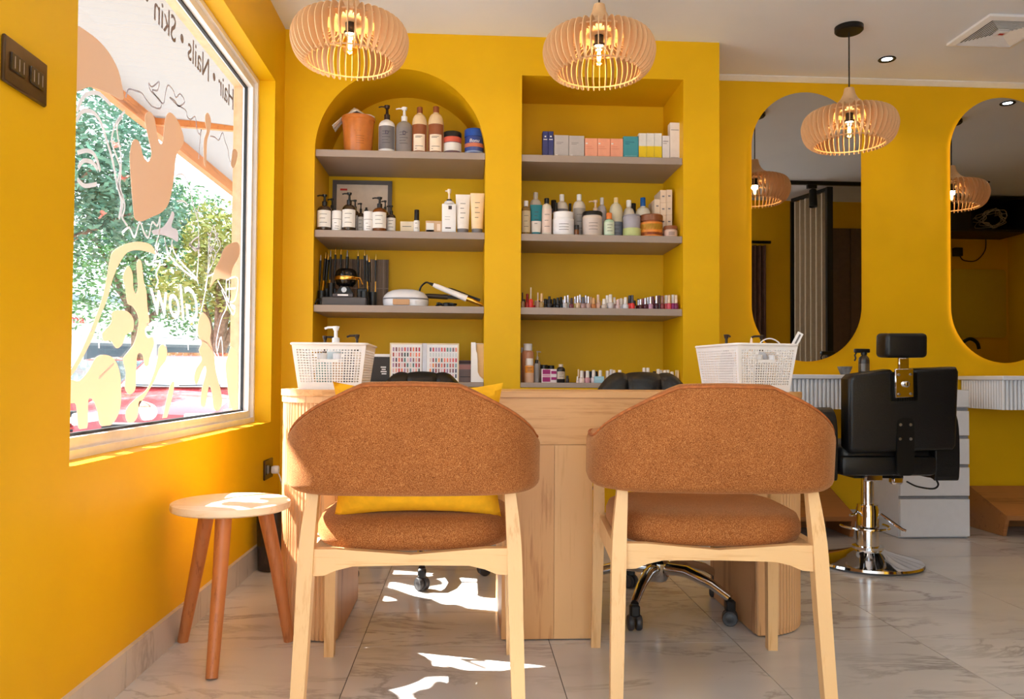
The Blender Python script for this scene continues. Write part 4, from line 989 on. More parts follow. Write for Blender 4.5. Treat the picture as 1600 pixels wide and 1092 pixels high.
def bottle(label, px0, px1, pyt, zb, y, body, cap, capw=.4, caph=.16, sh=.22, kind='cap', lab=None, cat='bottle', group='products on the niche shelves', name='cosmetic_bottle', lab_rng=(.08, .7), prints=3, sy=1.0, capz=None, neck=.34, nozzle=-1):
    X, w_, h = P3(px0, px1, pyt, zb, y); R = w_/2
    t = thing(name, label, cat, (X, y, zb), 0, group)
    if kind == 'pump': bh = h*.70
    else: bh = h*(1-caph)
    shh = bh*(1-sh)
    prof = [(0,0),(R*.92,0),(R,.004),(R,shh*.6),(R,shh)]
    for k in range(1, 6): a = PI/2*k/5; prof.append((R*neck+(R-R*neck)*math.cos(a), shh+(bh-shh)*math.sin(a)*.92))
    prof += [(R*neck, bh), (0, bh)]
    obj('body', MB().lathe(prof, 24, sy=sy), body, t)
    if kind == 'cap':
        rc = R*capw; obj('cap', MB().lathe([(0,bh),(rc,bh),(rc,h-.002),(rc*.9,h),(0,h)], 18, sy=1), cap, t)
    elif kind == 'dropper':
        rc = R*capw; obj('cap', MB().lathe([(0,bh),(rc,bh),(rc,bh+(h-bh)*.4),(rc*.6,bh+(h-bh)*.5),(rc*.55,h*.985),(rc*.3,h),(0,h)], 16), cap, t)
    else:
        rc = max(R*.36, .006); pm = obj('pump', MB().lathe([(0,bh),(rc,bh),(rc,bh+(h-bh)*.35),(rc*.5,bh+(h-bh)*.42),(rc*.42,bh+(h-bh)*.85),(0,bh+(h-bh)*.86)], 16), cap, t)
        obj('nozzle', MB().lathe([(0,h-(h-bh)*.2),(rc*.8,h-(h-bh)*.2),(rc*1.0,h-.001),(0,h)], 14).tube([(0,0,h-(h-bh)*.10), (nozzle*R*.65,-R*.1,h-(h-bh)*.10), (nozzle*R*1.0,-R*.15,h-(h-bh)*.16)], .0035, 8), cap, pm)
    if lab:
        z0, z1 = h*lab_rng[0], min(h*lab_rng[1], shh); lb = obj('label', wrap(R+.0006, z0, z1, -1.15, 1.15), lab, t)
        if sy != 1: lb.scale = (1, sy, 1)
        if prints:
            m = MB(); lines(m, R+.0011, [(z0+(z1-z0)*(.25+.5*k/max(1, prints-1)), -.5, .5 if k % 2 == 0 else .25) for k in range(prints)])
            q = obj('print', m, INK, lb)
    return t
def jar(label, px0, px1, pyt, zb, y, body, lid, lidh=.25, lab=None, bands=(), cat='jar', name='cosmetic_jar', group='products on the niche shelves', flare=0, lidw=1.02):
    X, w_, h = P3(px0, px1, pyt, zb, y); R = w_/2
    t = thing(name, label, cat, (X, y, zb), 0, group); bh = h*(1-lidh)
    obj('body', MB().lathe([(0,0),(R*(.95-flare),0),(R*(.99-flare),.004),(R*.99,bh-.006),(R*.93,bh),(0,bh)], 28), body, t)
    obj('lid', MB().lathe([(0,bh),(R*lidw,bh),(R*lidw,h-.004),(R*.96,h),(0,h)], 28), lid, t)
    if lab: 
        l_ = obj('label', wrap(R*.99+.0008, bh*.12, bh*.85, -1.2, 1.2), lab, t)
        m = MB(); lines(m, R*.99+.0013, [(bh*(.3+.15*k), -.5, .4) for k in range(3)]); obj('print', m, INK, l_)
    for z0, z1, c in bands: obj('label_band', wrap(R*.99+.001, bh*z0, bh*z1, -1.45, 1.45), c, t)
    return t
def carton(label, px0, px1, pyt, zb, y, c, depth=.05, parts=(), name='product_box', cat='box', group='product boxes on the niche shelves', ht=None, rz=0):
    X, w_, h = P3(px0, px1, pyt, zb, y); h = ht or h
    t = thing(name, label, cat, (X, y+depth/2, zb), rz, group)
    obj('carton', MB().rbox(-w_/2+.0003, w_/2-.0003, -depth/2, depth/2, 0, h, .0008, 1), c, t)
    for (u0, u1, v0, v1, mm) in parts: obj('print', MB().box(-w_/2+u0*w_, -w_/2+u1*w_, -depth/2-.0006, -depth/2, v0*h, v1*h), mm, t)
    return t
def tube_(label, px0, px1, pyt, zb, y, body, cap, caph=.12, lab=None, group='products on the niche shelves', band=None):
    X, w_, h = P3(px0, px1, pyt, zb, y); R = w_/2
    t = thing('squeeze_tube', label, 'tube', (X, y, zb), 0, group)
    c = h*caph; rows = []
    for k in range(9):
        f = k/8; z = c+(h-c)*f; wx = R*(.80+.20*f); wy = R*.62*(1-f)**.7+.0012
        rows.append([(wx*math.cos(a), wy*math.sin(a), z) for a in [2*PI*q/20 for q in range(20)]])
    obj('body', MB().grid(rows, closed_v=True, caps=True), body, t)
    obj('cap', MB().lathe([(0,0),(R*.74,0),(R*.76,.003),(R*.76,c),(0,c)], 20, sy=.85), cap, t)
    if band:
        z0, z1, mm = band; rows = []
        for k in range(5):
            f = z0+(z1-z0)*k/4; z = c+(h-c)*f; wx = R*(.80+.20*f)+.0008; wy = R*.62*(1-f)**.7+.002
            rows.append([(wx*math.cos(a), wy*math.sin(a), z) for a in [PI+PI*q/14 for q in range(15)]])
        obj('colour_band', MB().grid(rows), mm, t)
    m = MB()
    for k in range(4):
        f = .3+.14*k; z = c+(h-c)*f; yy = -(R*.62*(1-f)**.7+.0026); m.box(-R*.35, R*(.35 if k % 2 else .15), yy-.0003, yy, z, z+.0025)
    obj('print', m, INK, t)
    return t

AMBER = mat('amber_glass', (116, 62, 18), .12, var=.05, coat=.5); DARKB = mat('dark_brown_glass', (62, 44, 30), .12, var=.05, coat=.5)
PAPER = mat('paper_label', (236, 232, 228), .6, var=.01); GREYL = hexmat((120, 116, 120), .4)
BEIGE = hexmat((232, 204, 164), .4); BROWNP = hexmat((148, 84, 48), .4); MILK = hexmat((226, 220, 214), .4)
g = 'hair products on the top arched shelf'
# top shelf, arched niche
X, w_, h = P3(534, 586, 185, S1, 4.075); R = w_/2
t = thing('wax_tub', 'large copper-orange tub with a white cloth over its rim', 'tub', (X, 4.075, S1), 0, g)
obj('body', MB().lathe([(0,0),(R*.80,0),(R*.82,.004),(R*.95,h-.022),(R*.95,h-.02),(R,h-.016),(R*1.02,h-.004),(R,h),(R*.94,h),(R*.9,h-.01),(0,h-.012)], 36), mat('copper_orange', (206, 122, 56), .3, var=.05), t)
m = MB(); lines(m, R*.90, [(h*.60, -.25, .35), (h*.56, -.2, .3)], t=.006); lines(m, R*.885, [(h*.42-.012*k, 0, .55) for k in range(4)]); obj('print', m, mat('brown_print', (150, 84, 40), .5), t)
t = thing('white_cloth', 'white cloth crumpled over the copper-orange tub', 'cloth', (X, 4.075, S1+h))
rows = []
for i in range(13):
    u = -1.45+2.45*i/12; r = []
    for j in range(9):
        v = -1+2*j/8
        z = .004+max(0, .048*math.exp(-((u+.15)/.45)**2)*(1-v*v*.7))+.004*math.sin(u*9+v*5)
        if u < -1.0: z = -.01-(-1.0-u)*.10+.004*math.sin(v*6)
        r.append((u*R*(1.0 if u > -1.05 else 1.02), v*R*(.55+.2*math.sin(u*3+1)), z))
    rows.append(r)
o = obj('cloth', MB().grid(rows), mat('white_cotton', (232, 226, 218), .9, var=.03), t); sf = o.modifiers.new('thick', 'SOLIDIFY'); sf.thickness = .003
bottle('white pump bottle with a grey label and dark pump on the top arched shelf', 592, 618, 165, S1, 4.05, WHITEP, mat('dark_pump', (48, 32, 26), .4), kind='pump', lab=GREYL, prints=5, group=g, name='pump_bottle', nozzle=-1)
bottle('clear grey pump bottle with a white pump on the top arched shelf', 619, 645, 168, S1, 4.05, hexmat((150, 142, 138), .2), WHITEP, kind='pump', lab=hexmat((138, 130, 130), .4), prints=5, group=g, name='pump_bottle', nozzle=-1)
MONO = hexmat((60, 50, 84), .5)
for xp in (605.5, 632.5):
    X, w_, h = P3(xp-13, xp+13, 166, S1, 4.05)
tr = [o for o in bpy.data.objects if o.name.startswith('pump_bottle')]
for o_ in tr: link('monogram', text_mesh('D', .026, MONO, .0004), [c for c in o_.children if c.name.startswith('label')][0], (.004, -.0437, .100), (PI/2, 0, 0))
for k, (a, b_, tp) in enumerate(((644, 668, 168), (669, 694, 167))):
    bottle(('cream shampoo bottle with a brown cap, left of the pair', 'cream shampoo bottle with a brown cap, right of the pair')[k], a, b_, tp, S1, 4.05, BEIGE, BROWNP, capw=.38, caph=.13, sh=.30, neck=.36, lab=BROWNP, lab_rng=(.04, .66), prints=0, group=g)
for o_ in [o for o in bpy.data.objects if o.name.startswith('cosmetic_bottle')]:
    lb = [c for c in o_.children if c.name.startswith('label')][0]; RL = max(v.co.y*-1 for v in lb.data.vertices)
    obj('inner_label', wrap(RL+.0008, .014, .098, -.78, .78), hexmat((246, 226, 204), .5), lb)
    m = MB(); lines(m, RL+.0014, [(.086, -.5, .4), (.080, -.5, .2), (.036, -.5, .5), (.024, -.5, -.3)], t=.0025); obj('print', m, INK, lb)
jar('purple-brown hair jar with a black lid on the top arched shelf', 693, 721, 208, S1, 4.06, hexmat((110, 76, 88), .4), BLACKP, .22, bands=((.70, .98, hexmat((214, 96, 76), .5)), (.22, .66, PAPER)), group=g)
t = jar('blue gel jar with white lettering on the top arched shelf', 726, 756, 204, S1, 4.06, hexmat((52, 74, 150), .25), hexmat((36, 82, 176), .3), .28, bands=((.42, .62, hexmat((208, 120, 90), .5)), (.14, .22, hexmat((150, 170, 210), .4))), group=g)
link('lettering', text_mesh('Bonu', .024, WHITEP, .0004, shear=.2), t, (0, -.0505, .070), (PI/2, 0, 0))
# second shelf, arched niche
g = 'skin care on the second arched shelf'
X0, X1 = onY(519, 320, 4.34).x, onY(612, 320, 4.34).x; zt = onY(565, 281, 4.34).z
t = thing('picture_frame', 'grey picture frame with a pale certificate leaning at the back of the shelf', 'picture frame', ((X0+X1)/2, 4.325, S2), 0); fw_, fh = X1-X0, zt-S2
fr = obj('frame', MB().box(-fw_/2, fw_/2, 0, .018, 0, .022).box(-fw_/2, fw_/2, 0, .018, fh-.022, fh).box(-fw_/2, -fw_/2+.022, 0, .018, .022, fh-.022).box(fw_/2-.022, fw_/2, 0, .018, .022, fh-.022), hexmat((92, 86, 84), .5), t, (0, 0, 0), (-.07, 0, 0))
obj('certificate', MB().box(-fw_/2+.022, fw_/2-.022, .006, .012, .022, fh-.022), hexmat((222, 204, 188), .7), fr)
obj('red_mark', MB().box(-fw_/2+.04, -fw_/2+.078, .0055, .006, fh-.056, fh-.045), hexmat((190, 40, 40), .6), fr)
for lab, a, b_, tp, yy, body, kd in (
 ('dark brown pump bottle with a white label at the left end of the shelf', 496, 519, 304, 4.03, DARKB, 'pump'),
 ('dark brown pump bottle behind the leftmost one', 512, 526, 310, 4.12, DARKB, 'pump'),
 ('dark brown pump bottle with the tallest pump', 535, 557, 301, 4.03, DARKB, 'pump'),
 ('dark brown pump bottle behind the tallest pump bottle', 548, 562, 312, 4.13, DARKB, 'pump'),
 ('slim dark brown pump bottle left of the second white canister', 559, 569, 317, 4.10, DARKB, 'pump'),
 ('short dark dropper bottle behind the second white canister', 567, 578, 324, 4.12, DARKB, 'dropper'),
 ('amber pump bottle with a white label, glowing orange', 582, 605, 308, 4.03, AMBER, 'pump'),
 ('dark pump bottle half behind the amber bottle', 596, 608, 313, 4.13, DARKB, 'pump'),
 ('small brown pump bottle right of the amber bottle', 604, 619, 321, 4.07, DARKB, 'pump')):
    bottle(lab, a, b_, tp, S2, yy, body, BLACKP, kind=kd, lab=PAPER, lab_rng=(.10, .56), prints=3, group=g, name='brown_bottle', capw=.6)
for lab, a, b_, tp in (('white two-part canister next to the leftmost brown bottle', 519, 534, 330), ('white two-part canister left of the amber bottle', 568, 583, 331)):
    X, w_, h = P3(a, b_, tp, S2, 4.02); R = w_/2; t = thing('canister', lab, 'canister', (X, 4.02, S2), 0, g)
    obj('body', MB().lathe([(0,0),(R,0),(R,h*.58),(0,h*.58)], 24), WHITEP, t); obj('lid', MB().lathe([(0,h*.60),(R,h*.60),(R,h-.002),(R*.95,h),(0,h)], 24), WHITEP, t)
    obj('seam', MB().lathe([(0,h*.58),(R*.96,h*.58),(R*.96,h*.60),(0,h*.60)], 20), INK, t)
    m = MB(); lines(m, R+.0006, [(h*.38, -.4, .1), (h*.22, -.2, .6), (h*.12, -.3, .5)]); obj('print', m, INK, t)
carton('small cream box left of the tiny dropper bottle', 625.5, 647, 346, S2, 4.03, hexmat((226, 208, 180), .6), .03, [(.15, .8, .55, .60, INK)], group=g)
bottle('tiny white spray bottle with a black cap', 646.5, 656, 328, S2, 4.02, WHITEP, BLACKP, capw=.8, caph=.45, sh=.1, kind='cap', prints=2, lab=PAPER, group=g, name='spray_vial')
carton('small beige box with a white label and an oval window', 665, 690, 345, S2, 4.02, hexmat((214, 176, 140), .6), .03, [(.05, .52, .12, .82, PAPER), (.05, .52, .12, .26, hexmat((150, 90, 80), .6)), (.72, .92, .2, .75, hexmat((240, 216, 196), .6))], group=g)
X, w_, h = P3(691, 713, 296, S2, 4.03)
t = thing('lotion_bottle', 'white square pump bottle with a dark collar', 'bottle', (X, 4.03, S2), 0, g)
obj('body', MB().rbox(-w_/2, w_/2, -.022, .022, 0, h*.66, .004, 2), WHITEP, t); obj('shoulder', MB().lathe([(.030,h*.655),(.022,h*.72),(.012,h*.74),(0,h*.74)], 20), WHITEP, t)
obj('collar', MB().lathe([(0,h*.735),(.013,h*.735),(.013,h*.77),(0,h*.77)], 18), BLACKP, t)
pm = obj('pump', MB().lathe([(0,h*.77),(.006,h*.77),(.005,h*.9),(.009,h*.93),(.010,h),(0,h)], 14).tube([(0,0,h*.96), (-.02,0,h*.965)], .004, 8), hexmat((240, 220, 200), .4), t)
obj('print', MB().box(-.003, .014, -.0226, -.022, h*.53, h*.61).box(-.02, .006, -.0226, -.022, h*.36, h*.365).box(-.02, .004, -.0226, -.022, h*.30, h*.305).box(-.018, .01, -.0226, -.022, h*.10, h*.125), INK, t)
tube_('white cream tube with a grey cap, left of the pair', 712, 735, 304, S2, 4.03, hexmat((240, 232, 226), .4), GREYL, group=g)
tube_('peach-tinted cream tube with a grey cap, right of the pair', 735, 757, 302, S2, 4.03, hexmat((246, 216, 176), .4), GREYL, group=g)
# third shelf, arched niche
X0, X1 = onY(516, 440, 4.345).x, onY(607, 440, 4.345).x; zt = onY(560, 405, 4.345).z
t = thing('slatted_panel', 'grey-brown reed panel standing at the back of the third shelf', 'panel', ((X0+X1)/2, 4.345, S3)); n = 40; pw = X1-X0
sl = MB().rbox(-pw/n/2+.0004, pw/n/2-.0004, -.004, .004, 0, zt-S3, .0012, 1)
REED = [hexmat((150, 128, 112), .7), hexmat((124, 104, 92), .7), hexmat((172, 150, 134), .7)]
rm = [sl.mesh('reed', q) for q in REED]
for k in range(n): link('reed', rm[random.randrange(3)], t, (-pw/2+pw*(k+.5)/n, 0, 0))
obj('cross_thread', MB().box(-pw/2, pw/2, -.0055, -.004, (zt-S3)*.43, (zt-S3)*.45), REED[2], t)
# heating stove with holders
def W(px, py, y=4.05): v = onY(px, py, y); return v.x, v.z
x0 = W(504, 470)[0]; x1 = W(573, 470)[0]; xc = (x0+x1)/2
t = thing('tool_heater', 'black tool heater with a gold-banded dome and a grey base tray', 'heater', (xc, 4.09, S3)); hw = (x1-x0)/2
obj('base_tray', MB().rbox(-hw, hw, -.075, .07, .0, W(540, 465)[1]-S3, .004, 1), hexmat((84, 80, 82), .5), t)
zb_ = W(540, 465)[1]-S3
obj('front_step', MB().rbox(-hw*.52, hw*.42, -.072, -.03, zb_, zb_+.018, .003, 1), hexmat((74, 70, 74), .5), t)
obj('name_plate', MB().box(-hw*.28, hw*.2, -.0728, -.072, zb_+.006, zb_+.014), WHITEP, t)
obj('control_panel', MB().prism([(-hw*.42, zb_+.018), (hw*.40, zb_+.018), (hw*.18, zb_+.055), (-hw*.16, zb_+.055)], 'y', -.055, -.0), BLACKM, t)
obj('knob', MB().lathe([(0,0),(.014,0),(.013,.012),(0,.013)], 18, M=Matrix.Translation((0, -.055, zb_+.037)) @ Matrix.Rotation(PI/2, 4, 'X')), STEEL, t)
zd = W(540, 447)[1]-S3; dh = W(540, 418)[1]-W(540, 447)[1]
dm = obj('dome', MB().lathe([(0,0),(.035,.002),(.050,dh*.18),(.056,dh*.42),(.056,dh*.62),(.050,dh*.85),(.036,dh*.98),(0,dh)], 32, sy=.8), mat('black_gloss', (14, 12, 12), .12, var=.05), t, (0, -.0, zd))
obj('gold_band', MB().lathe([(.0562,dh*.36),(.0585,dh*.40),(.0585,dh*.52),(.0562,dh*.56)], 32, sy=.82), GOLD, dm)
obj('handle', MB().tube([(.05,-.02,dh*.5), (.075,-.03,dh*.45), (.088,-.035,dh*.1)], .004, 8), GOLD, dm)
cupm = MB().lathe([(0,0),(.020,0),(.020,.075),(.017,.075),(.017,.006),(0,.005)], 18).mesh('holder_cup', BLACKP)
cups = [(-hw-.006, -.035), (-hw+.034, .01), (hw-.012, -.035), (hw+.026, .0)]
for cx_, cy_ in cups: link('holder_cup', cupm, t, (cx_, cy_, zb_+.003 if abs(cx_) < hw-.018 else .001))
obj('holder_block', MB().rbox(-hw*.98, -hw*.45, .0, .06, zb_, zb_+.052, .004, 1).rbox(hw*.5, hw*.98, .0, .06, zb_, zb_+.052, .004, 1), BLACKP, t)
obj('cable', MB().tube(smoothpoly([(-hw+.0,-.06,.03),(-hw-.02,-.06,.03),(-hw-.03,-.07,.012),(-hw-.028,-.085,.004)], 5, False), .005, 8), BLACKP, t)
tools = [(499,398,.0,.14),(504,394,.01,.3),(508,396,.02,.3),(515,391,.02,.1),(523,387,.03,.08),(532,387,.03,.06),(542,391,.035,.05),(561,390,.02,-.08),(571,389,.03,-.06),(575,398,.0,-.1),(578,401,.01,-.1),(587,397,.02,.03)]
words = 'first second third fourth fifth sixth seventh eighth ninth tenth eleventh twelfth'.split()
for k, (px, py, dy, ln) in enumerate(tools):
    yy = 4.10+dy; x, z = W(px, py, yy); zt_ = z-S3; b0 = .055
    m = MB(); q = thing('styling_tool', f'slim black styling tool with a gold tip, {words[k]} from the left in the heater', 'tool', (x, yy, S3+b0), 0, 'styling tools standing in the heater')
    L = zt_-b0; th = .0058 if k not in (2, 6, 10) else .0085
    obj('handle', MB().tube([(0,0,L*.36), (0,0,L*.86)], [th*.8, th], 10), BLACKP, q); obj('tip', MB().tube([(0,0,L*.86), (0,0,L)], [th*.8, th*.35], 10), GOLD if k % 3 else STEEL, q); obj('shank', MB().tube([(0,0,.0), (0,0,L*.36)], th*.45, 8), GOLD if k % 2 else BLACKM, q)
    q.rotation_euler = (0, ln*.25, 0)
# wax warmer
X0, X1 = W(597, 470)[0], W(669, 470)[0]; zt = W(630, 451)[1]-S3; ww = (X1-X0)/2
t = thing('nail_lamp', 'white domed nail drying lamp with a small amber display', 'nail lamp', ((X0+X1)/2, 4.10, S3))
rows = []
for f, s in ((0, .96), (.25, 1.0), (.45, 1.0), (.62, .95), (.80, .82), (.93, .62), (1.0, .35), (1.0, .02)):
    rows.append([(ww*s*math.copysign(abs(math.cos(a))**.7, math.cos(a)), .095*s*math.copysign(abs(math.sin(a))**.7, math.sin(a)), zt*f) for a in [2*PI*k/40 for k in range(40)]])
obj('housing', MB().grid(rows, closed_v=True, caps=True), mat('pearl_white', (228, 230, 238), .25, var=.01), t)
rows = []
for f, s in ((.40, 1.004), (.47, 1.004)): rows.append([(ww*s*math.copysign(abs(math.cos(a))**.7, math.cos(a)), .096*s*math.copysign(abs(math.sin(a))**.7, math.sin(a)), zt*f) for a in [2*PI*k/40 for k in range(40)]])
obj('seam_band', MB().grid(rows, closed_v=True), hexmat((110, 112, 120), .4), t)
obj('display', MB().rbox(-ww*.50, ww*.22, -.1005, -.088, zt*.06, zt*.38, .002, 1), hexmat((196, 150, 104), .3), t)
obj('top_print', MB().box(-ww*.2, ww*.2, -.02, .02, zt*.995, zt*1.004), GREYL, t)
# curling iron, brush and cable
yy = 4.06; a, b_ = Vector(onY(677, 445, yy)), Vector(onY(756, 477, yy)); b_.z = S3+.012
t = thing('curling_iron', 'white curling iron with a gold barrel, resting tilted on the black hair tools', 'curling iron', (0, 0, 0))
d_ = b_-a
obj('handle', MB().tube([a, a+d_*.08, a+d_*.35, a+d_*.66], [.010, .0125, .014, .017], 14), WHITEP, t)
obj('barrel', MB().tube([a+d_*.66, a+d_*.95, a+d_*.99], [.0125, .010, .006], 14), GOLD, t)
obj('clamp', MB().tube([a+d_*.6+Vector((0,-.0,.020)), a+d_*.9+Vector((0,0,.018))], .004, 8), BLACKP, t)
obj('swivel', MB().tube([a, a-d_*.07], [.009, .006], 10), BLACKP, t)
e = a-d_*.07
obj('cord', MB().tube(smoothpoly([tuple(e), tuple(e+Vector((-.02,0,.004))), tuple(e+Vector((-.045,0,-.02))), tuple(e+Vector((-.05,.01,-.055))), (e.x-.03, yy+.02, S3+.010), (e.x+.04, yy+.03, S3+.006)], 5, False), .0045, 8), BLACKP, t)
for lab, px0, py0, px1, py1, y2, nm, ct in (('dark hair straightener lying behind the white curling iron', 664, 462, 735, 466, 4.15, 'hair_straightener', 'hair straightener'), ('thin black hair tool lying at the right of the third shelf', 700, 452, 750, 470, 4.20, 'hair_tool', 'hair tool')):
    p0, p1 = onY(px0, py0, y2), onY(px1, py1, y2); p0.z = max(p0.z, S3+.014); p1.z = max(p1.z, S3+.014)
    t = thing(nm, lab, ct, (0, 0, 0)); d_ = p1-p0
    obj('handle', MB().tube([p0, p0+d_*.1, p0+d_*.5], [.010, .013, .013], 12), hexmat((62, 50, 42), .4), t); obj('plates', MB().bar(p0+d_*.5, p1, .018, .022), BLACKP, t)
t = thing('cable_tangle', 'tangle of black cable lying between the nail lamp and the curling iron', 'cable', (W(697, 472)[0], 4.06, S3)); r = random.Random(4)
obj('loops', MB().tube(smoothpoly([(.05*math.cos(q*1.3)*r.uniform(.6, 1.2), .03*math.sin(q*1.7), .006+.016*r.random()) for q in range(22)], 4, False), .0042, 6), BLACKP, t)
obj('plug', MB().rbox(-.012, .012, -.035, -.012, .0, .022, .004, 1), BLACKP, t)
# bottom shelf, arched niche
t = carton('black hair-extension box with white lettering behind the left basket', 578, 609, 553, SB, 4.10, hexmat((36, 32, 32), .4), .06, [(0, 1, .90, 1.0, WHITEP), (.55, .82, .50, .54, WHITEP), (.60, .80, .42, .46, WHITEP), (.55, .85, .34, .38, WHITEP), (.60, .84, .26, .30, WHITEP)], group='things on the bottom arched shelf')
X0, X1 = onY(609, 560, 4.06).x, onY(717, 560, 4.06).x; zt = onY(660, 536, 4.06).z; hh = zt-SB
t = thing('nail_colour_chart', 'open white book of nail colour samples on the bottom arched shelf', 'colour chart', ((X0+X1)/2, 4.07, SB))
pal = [(150,40,50),(214,60,60),(236,120,90),(240,170,150),(206,120,130),(120,60,80),(60,70,70),(70,110,110),(226,200,190),(190,150,140),(150,100,100),(240,140,60),(200,30,60),(110,150,160),(170,130,170),(60,60,90),(236,196,200),(176,70,60)]
wd = X1-X0
for s, xa, xb, ang in ((0, -wd/2, -.012, .10), (1, .012, wd/2, -.10)):
    pg = obj('page', MB().rbox(xa, xb, -.006, .006, 0, hh, .002, 1), WHITEP, t)
    obj('page_border', MB().box(xa, xb, -.0075, -.006, hh-.007, hh).box(xa if s == 0 else xb-.006, xa+.006 if s == 0 else xb, -.0075, -.006, 0, hh-.007), hexmat((232, 214, 180), .6), pg)
    rr = random.Random(11+s)
    for i in range(10):
        for j in range(6):
            x = xa+.013+(xb-xa-.024)*(i+.35)/9.6; z = hh-.030-j*(hh-.03)/6.2
            cc = pal[rr.randrange(len(pal))] if not (s == 1 and j == 1) else (214, 214, 216)
            obj('nail_sample', MB().box(x-.0036, x+.0036, -.0085, -.006, z-.012, z+.008), hexmat(cc, .25), pg)
obj('spine', MB().rbox(-.0115, .0115, -.002, .006, 0, hh, .002, 1), hexmat((214, 216, 228), .4), t)
carton('brown and pink product box right of the colour chart', 717, 737, 563, SB, 4.14, hexmat((150, 126, 122), .5), .05, [(0, 1, .84, .98, hexmat((70, 44, 40), .5)), (0, 1, .58, .80, hexmat((206, 146, 138), .5)), (.1, .9, .22, .25, INK)], group='things on the bottom arched shelf')
X0, X1 = onY(736, 570, 4.03).x, onY(757, 570, 4.03).x; zt = onY(747, 535, 4.03).z-SB
t = thing('magazine_file', 'white curved magazine file at the right end of the bottom arched shelf', 'file holder', ((X0+X1)/2, 4.03, SB)); w2_ = (X1-X0)/2
obj('side', MB().prism(smoothpoly([(-w2_,.0),(w2_,.0)], 1)+[(w2_,.010),(w2_*.3,.03),(w2_*.0,.05),(-w2_*.05,.12),(-w2_*.1,zt*.72),(-w2_*.3,zt*.8),(-w2_*.35,zt),(-w2_,zt)], 'y', -.004, .0), WHITEP, t)
obj('side', MB().box(-w2_, w2_, .10, .104, 0, zt), WHITEP, t)
obj('spine', MB().box(-w2_, -w2_+.004, .0, .10, 0, zt).box(w2_-.004, w2_, .0, .10, 0, .01), WHITEP, t)
obj('paper_stack', MB().box(-w2_*.2, w2_*.9, .01, .095, .004, zt*.97), hexmat((246, 206, 150), .7), t)
# ------------------------------------------------------------------ square niche, top shelf: boxes
g = 'product boxes on the top square shelf'; by = 4.035
NAVY = hexmat((46, 54, 120), .4); GREYB = hexmat((190, 184, 184), .5); PINKB = hexmat((246, 170, 140), .5); TEAL = hexmat((66, 152, 166), .5); WYW = hexmat((236, 232, 226), .5); YEL = hexmat((240, 206, 20), .5); LT = hexmat((232, 226, 228), .5)
PW = mat('white_print', (240, 240, 240), .5, var=0); PGREY = hexmat((130, 124, 130), .6)
for k in range(2): carton(f'slim navy product box, {"left" if k == 0 else "right"} of the pair on the top square shelf', 848+k*8.6, 856.4+k*8.6, 205, R1, by, NAVY, .05, [(.35, .65, .78, .83, PW), (.15, .85, .68, .71, PW), (.1, .9, .03, .06, PW)], group=g)
for k in range(2): carton(f'light grey square box, {"left" if k == 0 else "right"} of the pair on the top square shelf', (866, 889.2)[k], (888.8, 913)[k], (211, 212)[k], R1, by, GREYB, .06, [(.15, .62, .68, .70, PGREY), (.15, .5, .62, .64, PGREY), (.1, .25, .10, .17, PW)], group=g)
for k in range(3): carton(f'coral pink box, {("leftmost", "middle", "rightmost")[k]} of the three on the top square shelf', 914+k*20, 933.6+k*20, 216+k*.3, R1, by, PINKB, .06, [(.06, .22, .72, .78, PW), (.06, .55, .60, .62, hexmat((226, 140, 116), .6)), (.06, .7, .5, .52, hexmat((226, 140, 116), .6))], group=g)
carton('teal square box on the top square shelf', 974, 997.6, 213, R1, by, TEAL, .06, [(.12, .72, .74, .77, hexmat((36, 110, 130), .6)), (.12, .4, .66, .69, hexmat((36, 110, 130), .6)), (.1, .9, .16, .19, hexmat((130, 190, 200), .6))], group=g)
for k in range(3): carton(f'white and yellow box, {("leftmost", "middle", "rightmost")[k]} of the three on the top square shelf', 998.2+k*12.1, 1010+k*12.1, 208, R1, by, WYW, .06, [(0, 1, 0, .52, YEL), (.1, .7, .10, .12, hexmat((206, 170, 10), .6))], group=g)
carton('short white box on the top square shelf', 1035, 1046.6, 212, R1, by, LT, .05, [(.1, .8, .76, .79, PGREY), (.1, .6, .68, .70, PGREY)], group=g)
carton('tall white box at the right end of the top square shelf', 1047, 1062, 191.5, R1, by, hexmat((236, 226, 222), .5), .05, [(.1, .9, .80, .815, PGREY), (.1, .9, .08, .09, PGREY)], group=g)

# ------------------------------------------------------------------ second shelf: bottles and jars
g = 'hair products on the second square shelf'
CLEARO = mat('oil_clear', (150, 120, 70), .12, var=.05, alpha=.85); IVORY = hexmat((222, 210, 196), .4)
bottle('slim clear oil bottle with a white cap at the left end', 815, 829, 314, R2, 4.03, CLEARO, WHITEP, capw=.5, caph=.16, sh=.12, lab=hexmat((206, 190, 160), .5), group=g)
bottle('tall white bottle behind the teal tube', 827, 847, 301, R2, 4.16, IVORY, IVORY, capw=.36, caph=.13, group=g)
tube_('teal and white squeeze tube standing on its teal cap', 829, 847, 320, R2, 4.03, hexmat((232, 226, 222), .4), hexmat((36, 124, 140), .4), .10, band=(.40, 1.0, hexmat((20, 120, 136), .4)), group=g)
bottle('ribbed ivory bottle with a black cap', 846.5, 862, 310, R2, 4.04, IVORY, BLACKP, capw=.5, caph=.14, sh=.16, group=g, lab=hexmat((232, 208, 196), .5))
bottle('amber bottle with a black cap behind the big white jar', 862, 874, 317, R2, 4.125, AMBER, BLACKP, capw=.55, caph=.22, sh=.2, group=g)
bottle('black capped bottle far behind the amber bottle', 860, 870, 313, R2, 4.22, hexmat((90, 90, 120), .3), BLACKP, capw=.8, caph=.2, group=g)
bottle('white bottle with a grey label above the big white jar', 868, 888, 304, R2, 4.17, IVORY, WHITEP, capw=.38, caph=.14, lab=PGREY, group=g)
